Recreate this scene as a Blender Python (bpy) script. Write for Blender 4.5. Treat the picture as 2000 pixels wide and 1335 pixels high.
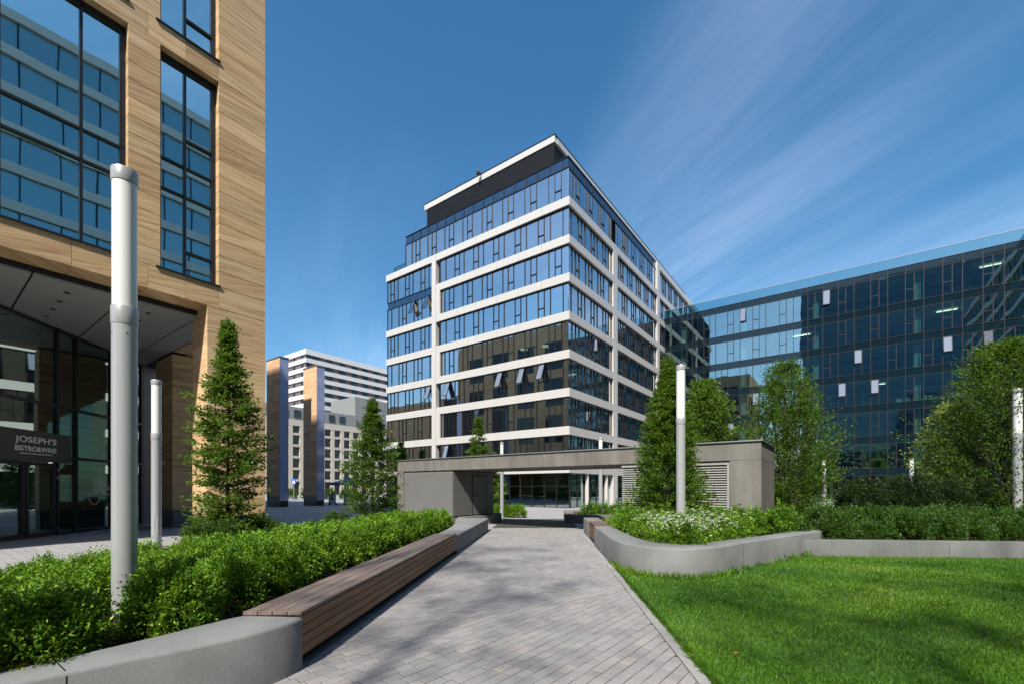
import bpy, math, random
import numpy as np
from mathutils import Vector, Matrix

for o in list(bpy.data.objects):
    bpy.data.objects.remove(o)
scene = bpy.context.scene
COL = scene.collection
R = math.radians
TH = R(36.4)
S, C = math.sin(TH), math.cos(TH)

# ------------------------------------------------------------------ camera
cam_d = bpy.data.cameras.new('camera')
cam = bpy.data.objects.new('camera', cam_d)
COL.objects.link(cam)
cam.location = (0, 0, 1.75)
cam.rotation_euler = (R(90), 0, 0)
cam_d.sensor_width = 36
cam_d.lens = 877 / 2000 * 36
cam_d.shift_y = 285.5 / 2000
cam_d.clip_end = 3000
scene.camera = cam

# ------------------------------------------------------------------ sun and sky
SUN = Vector((-0.200, -0.660, 0.75)).normalized()
sun_elev = math.asin(SUN.z)
sun_az = math.atan2(SUN.x, SUN.y)
sl = bpy.data.lights.new('sun', 'SUN')
sl.energy = 4.0
sl.angle = R(1.9)
sl.color = (1.0, 0.94, 0.83)
so = bpy.data.objects.new('sun', sl)
so.location = SUN * 60
so.rotation_euler = SUN.to_track_quat('Z', 'Y').to_euler()
COL.objects.link(so)

world = bpy.data.worlds.new('World')
scene.world = world
world.use_nodes = True
wn, wl = world.node_tree.nodes, world.node_tree.links
wn.clear()
wout = wn.new('ShaderNodeOutputWorld')
bg = wn.new('ShaderNodeBackground')
bg.inputs['Strength'].default_value = 0.115
sky = wn.new('ShaderNodeTexSky')
sky.sky_type = 'NISHITA'
sky.sun_disc = False
sky.sun_elevation = sun_elev
sky.sun_rotation = sun_az
sky.air_density = 1.0
sky.dust_density = 1.0
sky.ozone_density = 2.0
tc = wn.new('ShaderNodeTexCoord')
sep = wn.new('ShaderNodeSeparateXYZ')
wl.new(tc.outputs['Generated'], sep.inputs[0])


def wmath(op, a, b=None):
    n = wn.new('ShaderNodeMath')
    n.operation = op
    for i, v in enumerate((a, b)):
        if v is None:
            continue
        if isinstance(v, (int, float)):
            n.inputs[i].default_value = v
        else:
            wl.new(v, n.inputs[i])
    return n.outputs[0]


zc = wmath('ADD', wmath('MAXIMUM', sep.outputs['Z'], 0.0), 0.06)
px_ = wmath('DIVIDE', sep.outputs['X'], zc)
py_ = wmath('DIVIDE', sep.outputs['Y'], zc)
comb = wn.new('ShaderNodeCombineXYZ')
wl.new(px_, comb.inputs[0])
wl.new(py_, comb.inputs[1])


def cirrus(rot, sx, sy, scale, lo, hi, seed, detail=7):
    mp = wn.new('ShaderNodeMapping')
    mp.inputs['Scale'].default_value = (sx, sy, 1)
    mp.inputs['Location'].default_value = (seed, seed * 0.37, seed)
    vr = wn.new('ShaderNodeVectorRotate')
    vr.rotation_type = 'Z_AXIS'
    vr.inputs['Angle'].default_value = rot
    wl.new(comb.outputs[0], vr.inputs['Vector'])
    wl.new(vr.outputs[0], mp.inputs[0])
    nz = wn.new('ShaderNodeTexNoise')
    nz.inputs['Scale'].default_value = scale
    nz.inputs['Detail'].default_value = detail
    nz.inputs['Roughness'].default_value = 0.62
    nz.inputs['Distortion'].default_value = 0.35
    wl.new(mp.outputs[0], nz.inputs['Vector'])
    rr = wn.new('ShaderNodeMapRange')
    rr.inputs['From Min'].default_value = lo
    rr.inputs['From Max'].default_value = hi
    wl.new(nz.outputs[0], rr.inputs[0])
    return rr.outputs[0]


streak = cirrus(R(-23), 1.7, 0.30, 1.3, 0.34, 0.95, 3.1)
patch = cirrus(R(-23), 0.9, 0.35, 0.55, 0.46, 0.70, 21.7, 3)
veil = cirrus(R(15), 0.9, 0.8, 0.7, 0.45, 0.8, 2.2, 4)
cl = wmath('ADD', wmath('MULTIPLY', streak, patch), wmath('MULTIPLY', veil, 0.03))
cl = wmath('MINIMUM', wmath('MULTIPLY', cl, 0.66), 0.6)
hsv = wn.new('ShaderNodeHueSaturation')
hsv.inputs['Saturation'].default_value = 1.30
hsv.inputs['Value'].default_value = 0.86
hsv.inputs['Hue'].default_value = 0.492
wl.new(sky.outputs[0], hsv.inputs['Color'])
mixc = wn.new('ShaderNodeMix')
mixc.data_type = 'RGBA'
mixc.inputs['B'].default_value = (6.2, 7.2, 8.8, 1)
wl.new(cl, mixc.inputs['Factor'])
wl.new(hsv.outputs[0], mixc.inputs['A'])
wl.new(mixc.outputs['Result'], bg.inputs['Color'])
wl.new(bg.outputs[0], wout.inputs[0])

vs = scene.view_settings
vs.view_transform = 'Standard'
vs.look = 'None'
vs.exposure = 0.84
vs.gamma = 1.0
vs.use_curve_mapping = False
scene.render.engine = 'CYCLES'
cy = scene.cycles
cy.max_bounces = 9
cy.diffuse_bounces = 3
cy.glossy_bounces = 4
cy.transmission_bounces = 4
cy.transparent_max_bounces = 14
cy.caustics_reflective = False
cy.caustics_refractive = False
cy.sample_clamp_indirect = 6
cy.use_denoising = True


# ------------------------------------------------------------------ helpers
def ab2xy(a, b):
    return (a * C + b * S, -a * S + b * C)


def link(o, parent=None):
    COL.objects.link(o)
    if parent is not None:
        o.parent = parent
    return o


def tag(o, label=None, cat=None, group=None, kind=None):
    if label:
        o['label'] = label
    if cat:
        o['category'] = cat
    if group:
        o['group'] = group
    if kind:
        o['kind'] = kind
    return o


def empty(name, loc, rz=0.0, label=None, cat=None, group=None):
    e = bpy.data.objects.new(name, None)
    e.location = loc
    e.rotation_euler = (0, 0, rz)
    link(e)
    return tag(e, label, cat, group)


def np_mesh(name, V, F, mat=None, smooth=False, tint=None):
    V = np.asarray(V, dtype=np.float32)
    F = np.asarray(F, dtype=np.int32)
    me = bpy.data.meshes.new(name)
    n = F.shape[1]
    me.vertices.add(len(V))
    me.vertices.foreach_set('co', V.ravel())
    me.loops.add(F.size)
    me.loops.foreach_set('vertex_index', F.ravel())
    me.polygons.add(len(F))
    me.polygons.foreach_set('loop_start', np.arange(0, F.size, n, dtype=np.int32))
    me.polygons.foreach_set('loop_total', np.full(len(F), n, dtype=np.int32))
    if smooth:
        me.polygons.foreach_set('use_smooth', np.ones(len(F), dtype=bool))
    if tint is not None:
        at = me.attributes.new('tint', 'FLOAT', 'FACE')
        at.data.foreach_set('value', np.asarray(tint, dtype=np.float32))
    if mat:
        me.materials.append(mat)
    me.update()
    me.validate()
    return me


class MB:
    """collects pieces into one mesh"""
    def __init__(self):
        self.v, self.f = [], []

    def add(self, vs_, fs):
        k = len(self.v)
        self.v += [tuple(p) for p in vs_]
        self.f += [tuple(i + k for i in q) for q in fs]

    def box(self, x, y, z):
        x0, x1 = x
        y0, y1 = y
        z0, z1 = z
        self.add([(x0, y0, z0), (x1, y0, z0), (x1, y1, z0), (x0, y1, z0), (x0, y0, z1), (x1, y0, z1), (x1, y1, z1), (x0, y1, z1)],
                 [(0, 3, 2, 1), (4, 5, 6, 7), (0, 1, 5, 4), (1, 2, 6, 5), (2, 3, 7, 6), (3, 0, 4, 7)])

    def tube(self, p0, p1, r0, r1, n=8, caps=True):
        p0, p1 = Vector(p0), Vector(p1)
        d = (p1 - p0)
        if d.length < 1e-6:
            return
        d.normalize()
        a = d.orthogonal().normalized()
        b = d.cross(a)
        vs_ = []
        for p, r in ((p0, r0), (p1, r1)):
            for i in range(n):
                t = 2 * math.pi * i / n
                vs_.append(p + a * math.cos(t) * r + b * math.sin(t) * r)
        fs = [(i, (i + 1) % n, n + (i + 1) % n, n + i) for i in range(n)]
        if caps:
            fs += [tuple(range(n - 1, -1, -1)), tuple(range(n, 2 * n))]
        self.add(vs_, fs)

    def lathe(self, prof, n=32):
        vs_, fs = [], []
        for r, z in prof:
            for i in range(n):
                t = 2 * math.pi * i / n
                vs_.append((r * math.cos(t), r * math.sin(t), z))
        m = len(prof)
        for j in range(m - 1):
            for i in range(n):
                fs.append((j * n + i, j * n + (i + 1) % n, (j + 1) * n + (i + 1) % n, (j + 1) * n + i))
        fs.append(tuple(range((m - 1) * n, m * n)))
        fs.append(tuple(range(n - 1, -1, -1)))
        self.add(vs_, fs)

    def prism(self, poly, z0, z1):
        n = len(poly)
        vs_ = [(x, y, z0) for x, y in poly] + [(x, y, z1) for x, y in poly]
        fs = [tuple(range(n - 1, -1, -1)), tuple(range(n, 2 * n))]
        fs += [(i, (i + 1) % n, n + (i + 1) % n, n + i) for i in range(n)]
        self.add(vs_, fs)

    def mesh(self, name, mat, smooth=False, bevel=0.0, seg=2):
        me = bpy.data.meshes.new(name)
        me.from_pydata(self.v, [], self.f)
        if bevel:
            import bmesh
            bm = bmesh.new()
            bm.from_mesh(me)
            ed = [e for e in bm.edges if len(e.link_faces) == 2 and e.calc_face_angle(0) > 0.5]
            bmesh.ops.bevel(bm, geom=ed, offset=bevel, segments=seg, affect='EDGES', profile=0.5)
            bm.to_mesh(me)
            bm.free()
        if mat:
            me.materials.append(mat)
        me.update()
        if smooth:
            me.shade_smooth()
            try:
                me.set_sharp_from_angle(angle=R(38))
            except Exception:
                pass
        return me

    def build(self, name, mat, parent=None, smooth=False, bevel=0.0, seg=2):
        return link(bpy.data.objects.new(name, self.mesh(name, mat, smooth, bevel, seg)), parent)


_unit = {}


def unit_mesh(mat):
    if mat.name not in _unit:
        m = MB()
        m.box((-.5, .5), (-.5, .5), (-.5, .5))
        _unit[mat.name] = m.mesh('piece_' + mat.name, mat)
    return _unit[mat.name]


def piece(name, x, y, z, mat, parent, rot=None):
    o = bpy.data.objects.new(name, unit_mesh(mat))
    o.location = ((x[0] + x[1]) / 2, (y[0] + y[1]) / 2, (z[0] + z[1]) / 2)
    o.scale = (max(abs(x[1] - x[0]), 1e-4), max(abs(y[1] - y[0]), 1e-4), max(abs(z[1] - z[0]), 1e-4))
    if rot:
        o.rotation_euler = rot
    return link(o, parent)


class GT:
    """a thing on the buildings' grid; boxes take absolute a, b"""
    def __init__(self, name, a0, b0, label, cat, group=None):
        x, y = ab2xy(a0, b0)
        self.e = empty(name, (x, y, 0), -TH, label, cat, group)
        self.o = (a0, b0)

    def box(self, name, a, b, z, mat, parent=None, rot=None):
        return piece(name, (a[0] - self.o[0], a[1] - self.o[0]), (b[0] - self.o[1], b[1] - self.o[1]), z, mat, parent or self.e, rot)

    def mb(self, m, a, b, z):
        m.box((a[0] - self.o[0], a[1] - self.o[0]), (b[0] - self.o[1], b[1] - self.o[1]), z)


# ------------------------------------------------------------------ materials
def new_mat(name):
    m = bpy.data.materials.new(name)
    m.use_nodes = True
    nt = m.node_tree
    return m, nt.nodes, nt.links, nt.nodes['Principled BSDF']


def setp(b, **k):
    for n, v in k.items():
        b.inputs[n.replace('_', ' ')].default_value = v


def plain(name, col, rough=0.5, metal=0.0, spec=0.5):
    m, n, l, b = new_mat(name)
    b.inputs['Base Color'].default_value = (*col, 1)
    b.inputs['Roughness'].default_value = rough
    b.inputs['Metallic'].default_value = metal
    b.inputs['Specular IOR Level'].default_value = spec
    return m


def pos_map(n, l, scale=(1, 1, 1), rotz=0.0, offset_random=False):
    g = n.new('ShaderNodeNewGeometry')
    mp = n.new('ShaderNodeMapping')
    mp.vector_type = 'POINT'
    src = g.outputs['Position']
    if rotz:
        r = n.new('ShaderNodeVectorRotate')
        r.rotation_type = 'Z_AXIS'
        r.inputs['Angle'].default_value = rotz
        l.new(src, r.inputs['Vector'])
        src = r.outputs[0]
    if offset_random:
        oi = n.new('ShaderNodeObjectInfo')
        mul = n.new('ShaderNodeVectorMath')
        mul.operation = 'SCALE'
        mul.inputs[0].default_value = (37, 51, 23)
        l.new(oi.outputs['Random'], mul.inputs['Scale'])
        ad = n.new('ShaderNodeVectorMath')
        l.new(src, ad.inputs[0])
        l.new(mul.outputs[0], ad.inputs[1])
        src = ad.outputs[0]
    mp.inputs['Scale'].default_value = scale
    l.new(src, mp.inputs['Vector'])
    return mp.outputs[0]


def noise(n, l, vec, scale, detail=4, rough=0.55, dist=0.0):
    t = n.new('ShaderNodeTexNoise')
    t.inputs['Scale'].default_value = scale
    t.inputs['Detail'].default_value = detail
    t.inputs['Roughness'].default_value = rough
    t.inputs['Distortion'].default_value = dist
    if vec is not None:
        l.new(vec, t.inputs['Vector'])
    return t.outputs[0]


def ramp(n, l, fac, stops):
    r = n.new('ShaderNodeValToRGB')
    els = r.color_ramp.elements
    while len(els) < len(stops):
        els.new(0.5)
    for e, (p, c) in zip(els, stops):
        e.position = p
        e.color = (*c, 1) if len(c) == 3 else c
    l.new(fac, r.inputs[0])
    return r.outputs[0]


def mixrgb(n, l, fac, a, b, mode='MIX'):
    m = n.new('ShaderNodeMix')
    m.data_type = 'RGBA'
    m.blend_type = mode
    for key, v in (('Factor', fac), ('A', a), ('B', b)):
        if isinstance(v, (int, float)):
            m.inputs[key].default_value = v
        elif isinstance(v, tuple):
            m.inputs[key].default_value = (*v, 1)
        else:
            l.new(v, m.inputs[key])
    return m.outputs['Result']


def bump(n, l, h, b, strength=0.3, dist=0.02):
    bp = n.new('ShaderNodeBump')
    bp.inputs['Strength'].default_value = strength
    bp.inputs['Distance'].default_value = dist
    l.new(h, bp.inputs['Height'])
    l.new(bp.outputs[0], b.inputs['Normal'])
    return bp


def concrete(name, dark, light, streaks=0.4, rough=0.85, tone=(1, 1, 1)):
    m, n, l, b = new_mat(name)
    p = pos_map(n, l)
    big = noise(n, l, p, 0.9, 5, 0.6)
    fine = noise(n, l, p, 22, 5, 0.7)
    st = noise(n, l, pos_map(n, l, (2.6, 2.6, 0.35)), 1.0, 6, 0.65, 0.4)
    c1 = ramp(n, l, big, [(0.34, tuple(v * .86 for v in dark)), (0.5, tuple((p_ + q_) / 2 for p_, q_ in zip(dark, light))), (0.66, tuple(v * 1.06 for v in light))])
    c2 = mixrgb(n, l, 0.35, c1, ramp(n, l, fine, [(0.3, tuple(v * 0.72 for v in light)), (0.75, tuple(v * 1.12 for v in light))]))
    c3 = mixrgb(n, l, streaks, c2, ramp(n, l, st, [(0.35, tuple(v * 0.62 for v in light)), (0.62, light)]), 'MULTIPLY') if streaks > 0.9 else \
        mixrgb(n, l, streaks, c2, ramp(n, l, st, [(0.34, tuple(v * 0.6 * t for v, t in zip(light, tone))), (0.66, light)]))
    l.new(c3, b.inputs['Base Color'])
    b.inputs['Roughness'].default_value = rough
    pores = noise(n, l, p, 60, 3, 0.7)
    bump(n, l, pores, b, 0.3, 0.012)
    return m


M = {}
M['concrete'] = concrete('planter_concrete', (0.155, 0.16, 0.165), (0.225, 0.23, 0.235), 0.2)
M['concrete_old'] = concrete('weathered_concrete', (0.10, 0.097, 0.092), (0.21, 0.20, 0.187), 0.55, 0.85, (0.95, 0.9, 0.82))
M['concrete_wall'] = concrete('rough_wall_concrete', (0.095, 0.105, 0.105), (0.175, 0.185, 0.182), 0.35)
M['granite_grey'] = concrete('granite_plinth', (0.13, 0.13, 0.135), (0.2, 0.2, 0.205), 0.05, 0.6)
M['kerb'] = concrete('kerb_stone', (0.20, 0.20, 0.19), (0.31, 0.305, 0.295), 0.1)

# plaza paving
m, n, l, b = new_mat('plaza_paving')
p = pos_map(n, l, (1, 1, 1), TH)
br = n.new('ShaderNodeTexBrick')
br.inputs['Scale'].default_value = 1.0
br.inputs['Brick Width'].default_value = 0.42
br.inputs['Row Height'].default_value = 0.21
br.inputs['Mortar Size'].default_value = 0.006
br.inputs['Color1'].default_value = (0.30, 0.30, 0.31, 1)
br.inputs['Color2'].default_value = (0.37, 0.365, 0.37, 1)
br.inputs['Mortar'].default_value = (0.17, 0.17, 0.17, 1)
l.new(p, br.inputs['Vector'])
pn = noise(n, l, pos_map(n, l), 0.35, 5, 0.6)
pf = noise(n, l, pos_map(n, l), 45, 3, 0.7)
c = mixrgb(n, l, 0.55, br.outputs[0], ramp(n, l, pn, [(0.3, (0.72, 0.72, 0.73)), (0.7, (1, 1, 1))]), 'MULTIPLY')
c = mixrgb(n, l, 0.5, c, ramp(n, l, pf, [(0.3, (0.75, 0.75, 0.75)), (0.7, (1.1, 1.1, 1.1))]), 'MULTIPLY')
l.new(c, b.inputs['Base Color'])
setp(b, Roughness=0.8)
M['plaza'] = m

# path pavers: each piece takes its own tone
m, n, l, b = new_mat('path_paver')
at = n.new('ShaderNodeAttribute')
at.attribute_name = 'tint'
tone = ramp(n, l, at.outputs['Fac'], [(0.0, (0.235, 0.228, 0.230)), (0.35, (0.268, 0.260, 0.262)), (0.7, (0.30, 0.288, 0.288)), (0.9, (0.325, 0.292, 0.282)), (1.0, (0.335, 0.30, 0.265))])
gr = noise(n, l, pos_map(n, l), 75, 3, 0.85)
big = noise(n, l, pos_map(n, l), 1.1, 4, 0.6)
c = mixrgb(n, l, 0.75, tone, ramp(n, l, gr, [(0.3, (0.6, 0.6, 0.6)), (0.5, (0.95, 0.95, 0.95)), (0.72, (1.35, 1.35, 1.35))]), 'MULTIPLY')
c = mixrgb(n, l, 0.6, c, ramp(n, l, big, [(0.3, (0.78, 0.78, 0.8)), (0.7, (1.1, 1.09, 1.08))]), 'MULTIPLY')
l.new(c, b.inputs['Base Color'])
setp(b, Roughness=0.75)
bump(n, l, gr, b, 0.25, 0.004)
M['paver'] = m
M['joint'] = plain('joint_sand', (0.045, 0.045, 0.035), 0.95)


def wood(name, dark, mid, light, axis_rot, scale=(14, 0.9, 14)):
    m, n, l, b = new_mat(name)
    p = pos_map(n, l, scale, axis_rot, True)
    g1 = noise(n, l, p, 1.2, 8, 0.62, 0.8)
    g2 = noise(n, l, pos_map(n, l, tuple(s * 4 for s in scale), axis_rot, True), 1.0, 4, 0.7)
    col = ramp(n, l, g1, [(0.28, dark), (0.5, mid), (0.72, light)])
    col = mixrgb(n, l, 0.45, col, ramp(n, l, g2, [(0.3, (0.55, 0.52, 0.5)), (0.6, (1.1, 1.1, 1.1))]), 'MULTIPLY')
    oi = n.new('ShaderNodeObjectInfo')
    col = mixrgb(n, l, 0.8, col, ramp(n, l, oi.outputs['Random'], [(0, (0.72, 0.70, 0.70)), (1, (1.12, 1.1, 1.08))]), 'MULTIPLY')
    l.new(col, b.inputs['Base Color'])
    setp(b, Roughness=0.55)
    bump(n, l, g1, b, 0.2, 0.004)
    return m


PD = R(4.25)
M['wood_side'] = wood('bench_side_wood', (0.12, 0.050, 0.022), (0.23, 0.105, 0.05), (0.31, 0.155, 0.078), PD)
M['wood_top'] = wood('bench_top_wood', (0.10, 0.068, 0.056), (0.17, 0.128, 0.112), (0.25, 0.20, 0.185), PD)
M['wood_dark'] = plain('bench_end_trim', (0.035, 0.018, 0.012), 0.6)

# banded sandstone
m, n, l, b = new_mat('banded_sandstone')
g = n.new('ShaderNodeNewGeometry')
rt = n.new('ShaderNodeVectorRotate')
rt.rotation_type = 'Z_AXIS'
rt.inputs['Angle'].default_value = TH
l.new(g.outputs['Position'], rt.inputs['Vector'])
oi = n.new('ShaderNodeObjectInfo')
sx_ = n.new('ShaderNodeSeparateXYZ')
l.new(rt.outputs[0], sx_.inputs[0])


def mmath(n, l, op, a, b=None):
    q = n.new('ShaderNodeMath')
    q.operation = op
    for i, v in enumerate((a, b)):
        if v is None:
            continue
        if isinstance(v, (int, float)):
            q.inputs[i].default_value = v
        else:
            l.new(v, q.inputs[i])
    return q.outputs[0]


# strata drift with the run of the stone; tilt differs from block to block
tilt = mmath(n, l, 'MULTIPLY', mmath(n, l, 'SUBTRACT', oi.outputs['Random'], 0.7), 0.26)
run = mmath(n, l, 'ADD', sx_.outputs[1], sx_.outputs[0])
zz = mmath(n, l, 'ADD', sx_.outputs[2], mmath(n, l, 'MULTIPLY', run, tilt))
zz = mmath(n, l, 'ADD', zz, mmath(n, l, 'MULTIPLY', oi.outputs['Random'], 91.0))
cb = n.new('ShaderNodeCombineXYZ')
l.new(mmath(n, l, 'MULTIPLY', run, 0.42), cb.inputs[0])
l.new(mmath(n, l, 'MULTIPLY', zz, 9.0), cb.inputs[2])
l.new(mmath(n, l, 'MULTIPLY', oi.outputs['Random'], 13.0), cb.inputs[1])
bands = noise(n, l, cb.outputs[0], 1.0, 10, 0.78, 0.12)
cb2 = n.new('ShaderNodeCombineXYZ')
l.new(mmath(n, l, 'MULTIPLY', run, 0.4), cb2.inputs[0])
l.new(mmath(n, l, 'MULTIPLY', zz, 38.0), cb2.inputs[2])
fine = noise(n, l, cb2.outputs[0], 1.0, 4, 0.7, 0.3)
col = ramp(n, l, bands, [(0.28, (0.26, 0.145, 0.06)), (0.40, (0.46, 0.295, 0.145)), (0.52, (0.64, 0.455, 0.26)), (0.64, (0.70, 0.53, 0.33)), (0.78, (0.54, 0.36, 0.19))])
col = mixrgb(n, l, 0.7, col, ramp(n, l, fine, [(0.34, (0.62, 0.55, 0.47)), (0.5, (1.0, 1.0, 1.0)), (0.7, (1.1, 1.08, 1.05))]), 'MULTIPLY')
col = mixrgb(n, l, 0.9, col, ramp(n, l, oi.outputs['Random'], [(0, (0.78, 0.74, 0.70)), (0.3, (1.06, 1.02, 0.97)), (0.55, (0.88, 0.90, 0.92)), (0.8, (1.12, 1.10, 1.10)), (1, (0.94, 0.88, 0.80))]), 'MULTIPLY')
l.new(col, b.inputs['Base Color'])
setp(b, Roughness=0.7)
M['stone'] = m
# pylon stone, redder
m2 = m.copy()
m2.name = 'red_sandstone'
for nd in m2.node_tree.nodes:
    if nd.type == 'VALTORGB' and len(nd.color_ramp.elements) == 5 and abs(nd.color_ramp.elements[0].position - 0.28) < 0.01:
        for e, cc in zip(nd.color_ramp.elements, [(0.40, 0.21, 0.10), (0.64, 0.38, 0.21), (0.78, 0.51, 0.31), (0.82, 0.57, 0.37), (0.70, 0.44, 0.26)]):
            e.color = (*cc, 1)
M['stone_red'] = m2


def glass(name, tint, refl, refl_tint=(1, 1, 1), wav=0.0008, scale=0.8):
    m, n, l, b = new_mat(name)
    n.remove(b)
    out = n['Material Output']
    tr = n.new('ShaderNodeBsdfTransparent')
    tr.inputs[0].default_value = (*tint, 1)
    gl = n.new('ShaderNodeBsdfGlossy')
    gl.inputs['Color'].default_value = (*refl_tint, 1)
    gl.inputs['Roughness'].default_value = 0.0
    fr = n.new('ShaderNodeLayerWeight')
    fr.inputs['Blend'].default_value = 0.35
    mr = n.new('ShaderNodeMapRange')
    mr.inputs['From Min'].default_value = 0.0
    mr.inputs['From Max'].default_value = 1.0
    mr.inputs['To Min'].default_value = refl
    mr.inputs['To Max'].default_value = min(1.0, refl + 0.45)
    l.new(fr.outputs['Fresnel'], mr.inputs[0])
    mx = n.new('ShaderNodeMixShader')
    l.new(mr.outputs[0], mx.inputs[0])
    l.new(tr.outputs[0], mx.inputs[1])
    l.new(gl.outputs[0], mx.inputs[2])
    l.new(mx.outputs[0], out.inputs[0])
    h = noise(n, l, pos_map(n, l, (1, 1, 0.6), 0, True), scale, 1, 0.4)
    bp = n.new('ShaderNodeBump')
    bp.inputs['Strength'].default_value = 1.0
    bp.inputs['Distance'].default_value = wav
    l.new(h, bp.inputs['Height'])
    l.new(bp.outputs[0], gl.inputs['Normal'])
    return m


M['glass_main'] = glass('office_glass', (0.55, 0.72, 0.70), 0.66, (1.0, 1.0, 1.0), 0.0022)
M['glass_dark'] = glass('dark_curtain_glass', (0.66, 0.86, 0.88), 0.27, (0.85, 1.0, 1.0), 0.004)
M['glass_left'] = glass('stone_building_glass', (0.26, 0.44, 0.46), 0.74, (0.74, 1.0, 1.0), 0.006, 0.5)
M['glass_shop'] = glass('shopfront_glass', (0.40, 0.52, 0.50), 0.38, (0.85, 1.0, 0.97), 0.002)
M['glass_rail'] = glass('balustrade_glass', (0.30, 0.60, 0.66), 0.20, (0.80, 1.0, 1.0), 0.0005)
M['glass_spandrel'] = plain('spandrel_glass', (0.005, 0.016, 0.024), 0.03, 0.0, 0.55)
M['glass_spandrel2'] = plain('blue_spandrel_glass', (0.02, 0.05, 0.11), 0.03, 0.15, 1.0)
M['glass_tower'] = plain('tower_glass', (0.055, 0.12, 0.165), 0.05, 0.45, 0.6)
M['glass_wing'] = plain('wing_glass', (0.30, 0.46, 0.50), 0.03, 0.65, 0.8)
M['glass_far'] = plain('far_window_glass', (0.02, 0.03, 0.035), 0.08, 0.0, 0.45)
M['white_clad'] = plain('white_cladding', (0.53, 0.52, 0.505), 0.42, 0.0, 0.4)
M['frame_dark'] = plain('anthracite_frame', (0.022, 0.023, 0.026), 0.35, 0.3)
M['frame_brown'] = plain('bronze_mullion', (0.05, 0.042, 0.045), 0.35, 0.5)
M['sash_white'] = plain('open_sash_glass', (0.25, 0.29, 0.36), 0.06, 0.35, 0.8)
M['louvre_dark'] = plain('dark_louvre_metal', (0.045, 0.042, 0.040), 0.38, 0.6)
M['slab'] = plain('interior_slab', (0.42, 0.43, 0.41), 0.8)
M['core'] = plain('interior_core', (0.16, 0.19, 0.19), 0.9)
M['int_col'] = plain('interior_column', (0.70, 0.74, 0.62), 0.8)
M['blind'] = plain('window_blind', (0.62, 0.70, 0.62), 0.9)
M['steel'] = plain('galvanised_steel', (0.42, 0.44, 0.46), 0.38, 0.5)
M['alu'] = plain('painted_aluminium', (0.40, 0.415, 0.43), 0.33, 0.25)
M['slat'] = plain('aluminium_slat', (0.40, 0.40, 0.40), 0.45, 0.35)
M['grey_clad'] = plain('grey_ribbed_cladding', (0.19, 0.195, 0.195), 0.5, 0.2)
M['grey_door'] = plain('grey_metal_door', (0.15, 0.155, 0.155), 0.5, 0.1)
M['coping'] = plain('zinc_coping', (0.25, 0.27, 0.29), 0.4, 0.5)
M['sign'] = plain('charcoal_sign', (0.028, 0.030, 0.031), 0.55)
M['letter'] = plain('white_lettering', (0.82, 0.82, 0.82), 0.5)
M['soffit'] = plain('soffit_panel', (0.31, 0.33, 0.32), 0.6)
M['black'] = plain('black_gap', (0.01, 0.01, 0.011), 0.7)
M['dark_wall'] = plain('charcoal_wall_panel', (0.045, 0.052, 0.06), 0.5)
M['chrome'] = plain('brushed_steel', (0.6, 0.6, 0.6), 0.25, 1.0)
M['blue_panel'] = plain('glazed_blue_panel', (0.27, 0.34, 0.55), 0.10, 0.0, 0.9)
M['beige'] = plain('beige_render', (0.50, 0.44, 0.365), 0.9)
M['grey_render'] = plain('grey_render', (0.215, 0.22, 0.215), 0.9)
M['white_render'] = plain('white_render', (0.62, 0.61, 0.60), 0.9)
M['brown_render'] = plain('brown_render', (0.15, 0.115, 0.115), 0.9)
M['umbrella'] = plain('blue_umbrella_cloth', (0.05, 0.14, 0.42), 0.8)
M['poster'] = plain('poster_print', (0.50, 0.60, 0.65), 0.6)
M['poster_ink'] = plain('poster_ink', (0.02, 0.02, 0.025), 0.6)
M['board_wood'] = plain('board_frame_wood', (0.06, 0.03, 0.02), 0.6)
M['sign_blue'] = plain('road_sign_blue', (0.03, 0.16, 0.55), 0.4)


def emit(name, col, s):
    m, n, l, b = new_mat(name)
    b.inputs['Base Color'].default_value = (*col, 1)
    b.inputs['Emission Color'].default_value = (*col, 1)
    b.inputs['Emission Strength'].default_value = s
    return m


M['lamp_int'] = emit('lit_ceiling_light', (1.0, 0.86, 0.6), 2.2)

# milky lamp cylinder
m, n, l, b = new_mat('milky_diffuser')
b.inputs['Base Color'].default_value = (0.72, 0.73, 0.72, 1)
setp(b, Roughness=0.25)
b.inputs['Subsurface Weight'].default_value = 0.0
b.inputs['Coat Weight'].default_value = 0.6
b.inputs['Coat Roughness'].default_value = 0.05
M['diffuser'] = m

# bark mulch
m, n, l, b = new_mat('bark_mulch')
at = n.new('ShaderNodeAttribute')
at.attribute_name = 'tint'
l.new(ramp(n, l, at.outputs['Fac'], [(0, (0.035, 0.018, 0.010)), (0.6, (0.085, 0.042, 0.022)), (1, (0.17, 0.085, 0.045))]), b.inputs['Base Color'])
setp(b, Roughness=0.9)
M['chip'] = m
m, n, l, b = new_mat('mulch_bed')
nz = noise(n, l, pos_map(n, l), 38, 5, 0.7)
l.new(ramp(n, l, nz, [(0.3, (0.018, 0.010, 0.007)), (0.7, (0.085, 0.042, 0.024))]), b.inputs['Base Color'])
setp(b, Roughness=0.95)
bump(n, l, nz, b, 0.8, 0.03)
M['mulch'] = m
M['bark'] = plain('tree_bark', (0.055, 0.045, 0.036), 0.9)


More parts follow.
